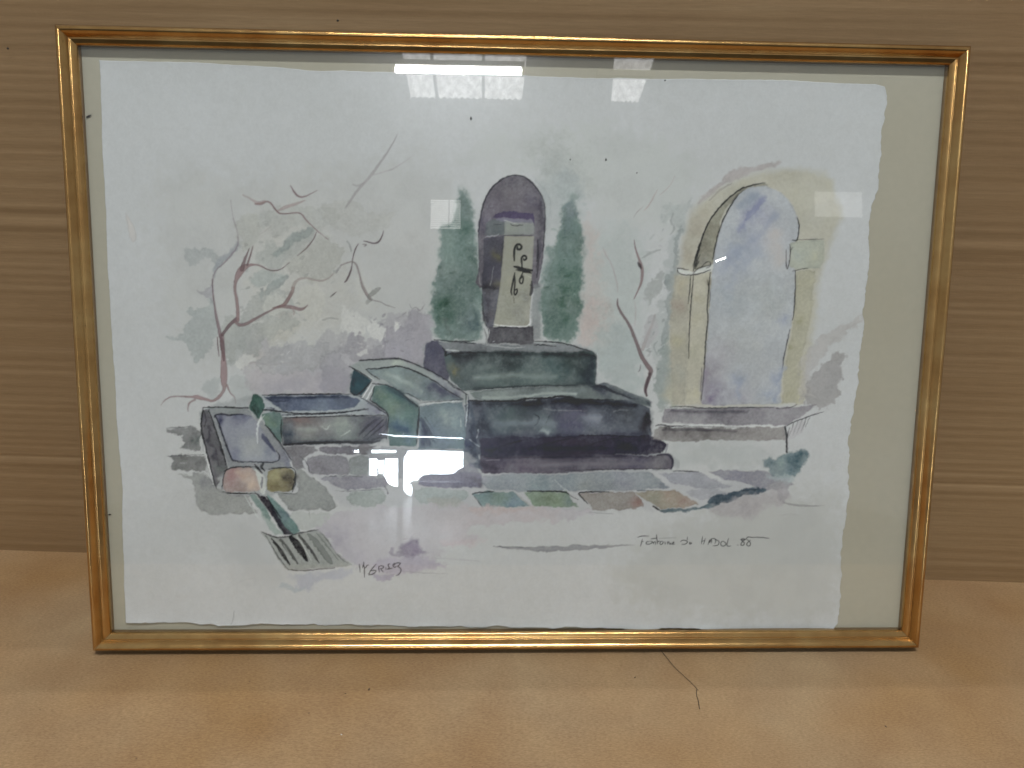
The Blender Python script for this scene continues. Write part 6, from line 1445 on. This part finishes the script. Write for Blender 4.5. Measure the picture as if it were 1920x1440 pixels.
def build_specks():
    inv = Matrix.Rotation(tilt, 4, 'X')
    bugs = [(-.2958, .3834, .0022, .0006, 25, 'tiny dark insect caught beside the upper left rail'),
            (-.2852, .3522, .0024, .0007, -12, 'tiny dark insect at the left edge of the painted sheet'),
            (-.0344, .3869, .0014, .0006, 92, 'largest dark speck in the blank sky of the painting'),
            (.0354, .3603, .0007, .0004, 90, 'small speck above the right hand cypress'),
            (.0606, .3608, .0010, .0005, 95, 'drop shaped speck right of the painted cypress tops'),
            (.0828, .3520, .0006, .0004, 60, 'pinpoint speck between cypress and arched window'),
            (.1004, .4150, .0007, .0005, 30, 'pinpoint speck near the top edge of the sheet'),
            (-.2968, .1016, .0012, .0005, 5, 'dark speck beside the lower left rail')]
    for i, (x, up, a, b, ang, lab) in enumerate(bugs):
        p = inv @ Vector(P(x, up, -.0112 if abs(x) < .285 else -.0122))
        o = blob('insect_speck', p, (a, b, .0003), (tilt + math.pi / 2, 0, 0), M_SPECK, i)
        o.rotation_euler = (Matrix.Rotation(tilt, 3, 'X') @ Matrix.Rotation(math.pi / 2, 3, 'X') @ Matrix.Rotation(math.radians(ang), 3, 'Z')).to_euler()
        tag(o, lab, 'speck', 'dark specks under the glass')
    h = bend([(.1122, -.0135, .0006), (.1152, -.0240, .0010), (.1185, -.0345, .0012), (.1225, -.0420, .0008), (.1262, -.0490, .0006), (.1302, -.0590, .0008)])
    tag(tube('fibre', h, .00022, .00014, M_HAIR), 'long dark hair lying on the kraft paper below the frame', 'hair', 'loose hairs on the kraft paper')
    h = bend([(.1296, -.0570, .0006), (.1276, -.0640, .0009), (.1275, -.0690, .0008), (.1266, -.0775, .0005)])
    tag(tube('fibre', h, .00016, .00022, M_HAIR), 'short dark hair lying at the end of the longer one', 'hair', 'loose hairs on the kraft paper')
    for i, (x, y, s, m, lab) in enumerate([(-.1188, -.0598, .0006, M_SPECK, 'black crumb on the kraft paper left of centre'),
                                           (-.1030, -.0555, .0013, M_CRUMB, 'brown sliver on the kraft paper under the signature'),
                                           (-.1154, -.0989, .0007, M_GLINT, 'white glint on the kraft paper near the front, made as a pale speck'),
                                           (.0872, -.0446, .0010, M_CRUMB, 'brown sliver on the kraft paper left of the long hair'),
                                           (.2490, -.0953, .0010, M_CRUMB, 'brown sliver on the kraft paper at the right front')]):
        o = blob('crumb', (x, y, .0004), (s, s * .4, .0003), (0, 0, i * 1.3), m, 20 + i)
        tag(o, lab, 'crumb', 'crumbs on the kraft paper')
    for i, (x, y, z, lab) in enumerate([(-.372, .1255, .421, 'dark dot on the cardboard left of the frame corner'),
                                        (-.130, .1105, .444, 'dark dot on the cardboard just above the top rail')]):
        o = blob('speck', (x, y, z), (.0009, .0005, .0008), (0, 0, 0), M_SPECK, 40 + i)
        tag(o, lab, 'speck', 'dark dots on the cardboard')

# ------------------------------------------------------------------ the hall behind the camera, seen in the glass
def build_lamps():
    lit = emitter('lit_diffuser', (.975, .99, 1.0), LAMP_POWER)
    tin = plain('lamp_tin', (.7, .7, .68), .5)
    def lamp(name, loc, yaw, label, size=1):
        r = empty(name, loc, (0, 0, yaw))
        tag(r, label, 'lamp', 'fluorescent lamps under the roof')
        r.scale = (size, size, size)
        me = bpy.data.meshes.new('diffuser')
        bm = bmesh.new()
        bmesh.ops.create_cone(bm, cap_ends=True, segments=20, radius1=.034, radius2=.034, depth=1.18)
        bm.transform(Matrix.Rotation(math.pi / 2, 4, 'Y'))
        bm.to_mesh(me)
        bm.free()
        link('diffuser', me, lit, r)
        box('housing', (-.62, -.03, .036), (.62, .03, .085), tin, r, .005)
        for s in (-1, 1):
            box('end_cap', (s * .606 - .014, -.037, -.037), (s * .606 + .014, .037, .035), tin, r, .004)
    lamp('fluorescent_lamp', (-.262, -7.0, 3.575), math.radians(.4), 'lit fluorescent lamp reflected at the top of the glass')
    lamp('fluorescent_lamp', (.05, -1.35, 2.70), 0, 'lit fluorescent lamp overhead, in front of the picture')
    lamp('fluorescent_lamp', (.10, .80, 3.00), 0, 'lit fluorescent lamp overhead, behind the picture', .5)
    lamp('fluorescent_lamp', (5.75, -19.0, 4.40), math.radians(74), 'far lit fluorescent lamp mirrored small beside the painted arch', .36)

def build_roof_lights():
    n = Nodes('daylit_roof_sheet')                 # dusty corrugated plastic with daylight behind
    e = n.add('ShaderNodeEmission')
    e.inputs['Strength'].default_value = ROOF_POWER
    dirt = n.noise(n.coords((3, 1.2, 1)), 4.5, 4, .65)
    n.wire(n.ramp(dirt, [(.30, (.42, .40, .39)), (.52, (.85, .83, .82)), (.70, (1.25, 1.23, 1.22))]), e.inputs['Color'])
    n.wire(e.outputs[0], n.out.inputs['Surface'])
    sheet = n.m
    bar = plain('roof_bar', (.12, .12, .12), .7)
    for nm, x0, x1, lab in (('a', -.945, .465, 'wide daylit roof light strip crossed by dark bars'), ('b', 1.42, 1.90, 'narrow daylit roof light strip right of the wide one')):
        r = empty('roof_light', ((x0 + x1) / 2, -8.6, 4.5))
        tag(r, lab, 'roof light', 'daylit strips in the roof')
        w = (x1 - x0) / 2
        n = 150
        co, q = [], []
        for i in range(n + 1):
            x = -w + 2 * w * i / n
            z = .012 * math.sin(x / .076 * 2 * math.pi)
            f = i / n
            far = (-.02 + f * .03, .0) if nm == 'a' else (.22 * (1 - f) + .10 * f, .0)
            co += [(x + far[0], -1.3, z), (x + far[1] - (.09 if nm == 'b' else 0) * (1 - f), 1.1, z)]
        for i in range(n):
            q.append((2 * i, 2 * i + 2, 2 * i + 3, 2 * i + 1))
        link('roof_sheet', mesh('roof_sheet', co, q, True), sheet, r)
        for y in (-.36, .9):
            box('purlin', (-w - .1, y - .05, -.09), (w + .1, y + .05, -.02), bar, r)
        if nm == 'a':
            for x in (-.38, .21):
                box('glazing_bar', (x - .018, -1.3, -.06), (x + .018, 1.1, -.025), bar, r)

def build_window():
    day = emitter('daylight_opening', (.84, .91, 1.0), WINDOW_POWER)
    iron = plain('dark_iron', (.03, .03, .035), .6)
    y = -20.0
    r = empty('glazed_door', (-1.50, y, -1.40))
    tag(r, 'bright glazed doorway at the far end of the hall', 'door')
    def pane(name, pix, soft=2):
        # outline points in sill units of 13.1 mm, corners cut round
        n = len(pix)
        out = []
        for i in range(n):
            p, q, s = (Vector(pix[k % n]) for k in (i - 1, i, i + 1))
            for f, d in ((soft, p), (soft * .35, p), (soft * .35, s), (soft, s)):
                v = d - q
                c = q + v.normalized() * min(f, v.length * .45)
                out.append(((c.x - 789) * .01314, (931 - c.y) * .01318))
        m = len(out)
        verts = [(x, -.02, z) for x, z in out] + [(x, .02, z) for x, z in out]
        faces = [tuple(range(m)), tuple(range(2 * m - 1, m - 1, -1))] + [(i, i + m, (i + 1) % m + m, (i + 1) % m) for i in range(m)]
        return link(name, mesh(name, verts, faces), day, r)
    pane('pane', [(693, 861), (707, 861), (708, 892), (693, 892)])
    pane('pane', [(708, 865), (721, 864), (718, 889), (711, 889)])
    pane('pane', [(723, 861), (746, 861), (746, 913), (737, 911), (729, 908), (720, 890)])
    pane('pane', [(757, 862), (764, 846), (806, 845), (806, 889), (794, 891), (784, 898), (781, 912), (782, 924), (776, 930), (765, 928), (757, 918)], 3)  # this outline and the next are cut to the camera holder's silhouette
    pane('pane', [(806.4, 845), (868.5, 847), (868.5, 876), (858, 881), (849, 889), (806.4, 889)])
    pane('transom_light', [(697, 845), (741, 845), (743, 847), (740, 850), (697, 850)], .6)
    pane('transom_light', [(664, 845), (673, 845), (673, 850), (664, 850)], 1.5)
    for x in (-.50, -.44):
        box('post', (x - .012, .03, 0), (x + .012, .06, .9), iron, r)
    box('crossbar', (-.62, .03, .55), (-.34, .06, .562), iron, r)
    pane('high_slit', [(709, 814), (740, 817), (868, 821.5), (868, 823), (740, 819.5)], .4)
    floor = Nodes('polished_concrete')
    nf = floor.noise(floor.coords(), 3, 4, .6)
    fm = floor.principled(floor.ramp(nf, [(.3, (.09, .09, .09)), (.7, (.13, .13, .125))]), .10, 0, floor.bump(floor.noise(floor.coords((1, 2.5, 1)), 5, 2, .5), .10, .03), .5)
    for nd in fm.node_tree.nodes:
        if nd.type == 'BSDF_PRINCIPLED':
            nd.inputs['IOR'].default_value = 1.008
    me = mesh('hall_floor', [(-8, -26, 0), (8, -26, 0), (8, -.9, 0), (-8, -.9, 0)], [(0, 1, 2, 3)])
    o = link('floor', me, fm)
    o.location.z = -1.405
    tag(o, 'dark polished hall floor mirrored faintly in the glass', None, None, 'structure')
    k = empty('silhouette_block', (-1.50, y + 1.6, -1.40))  # added block: hides the right pane's floor reflection, suggests a person's silhouette
    tag(k, 'added dark block hiding the far doorway reflection like a silhouette', 'silhouette_block')
    box('block_top', (-.10, -.35, .40), (1.75, .35, .46), iron, k, .01)
    box('front_panel', (.0, .26, .0), (1.65, .30, .40), iron, k)
    for x in (-.06, 1.64):
        box('leg', (x, -.30, 0), (x + .06, .24, .40), iron, k)
    pale = plain('pale_plaster', (.55, .57, .60), .8)
    blind = emitter('daylit_blind', (1, .99, .97), ROOF_POWER * .85)
    w = empty('small_window', (-.86, -17.0, 4.55))
    tag(w, 'small daylit window high on the far wall', 'window')
    box('blind', (-.28, -.02, .0), (.36, .02, .62), blind, w)
    box('mullion', (.10, .03, 0), (.125, .06, .62), iron, w)
    for k in range(13):
        box('slat', (-.28, .025, .03 + k * .045), (.36, .03, .042 + k * .045), pale, w)
    w = empty('side_window', (5.6, -13.0, 3.86))
    tag(w, 'daylit window pane high on the right of the hall', 'window')
    box('blind', (0, -.02, 0), (.80, .02, .42), emitter('dim_daylit_blind', (1, .99, .97), ROOF_POWER * .35), w)

build_table()
build_wall()
build_frame()
build_sheet()
build_specks()
build_lamps()
build_roof_lights()
build_window()

scene.render.engine = 'CYCLES'
scene.cycles.max_bounces = 5
scene.cycles.diffuse_bounces = 2
scene.cycles.glossy_bounces = 4
scene.cycles.transparent_max_bounces = 12
scene.cycles.caustics_reflective = False
scene.cycles.caustics_refractive = False
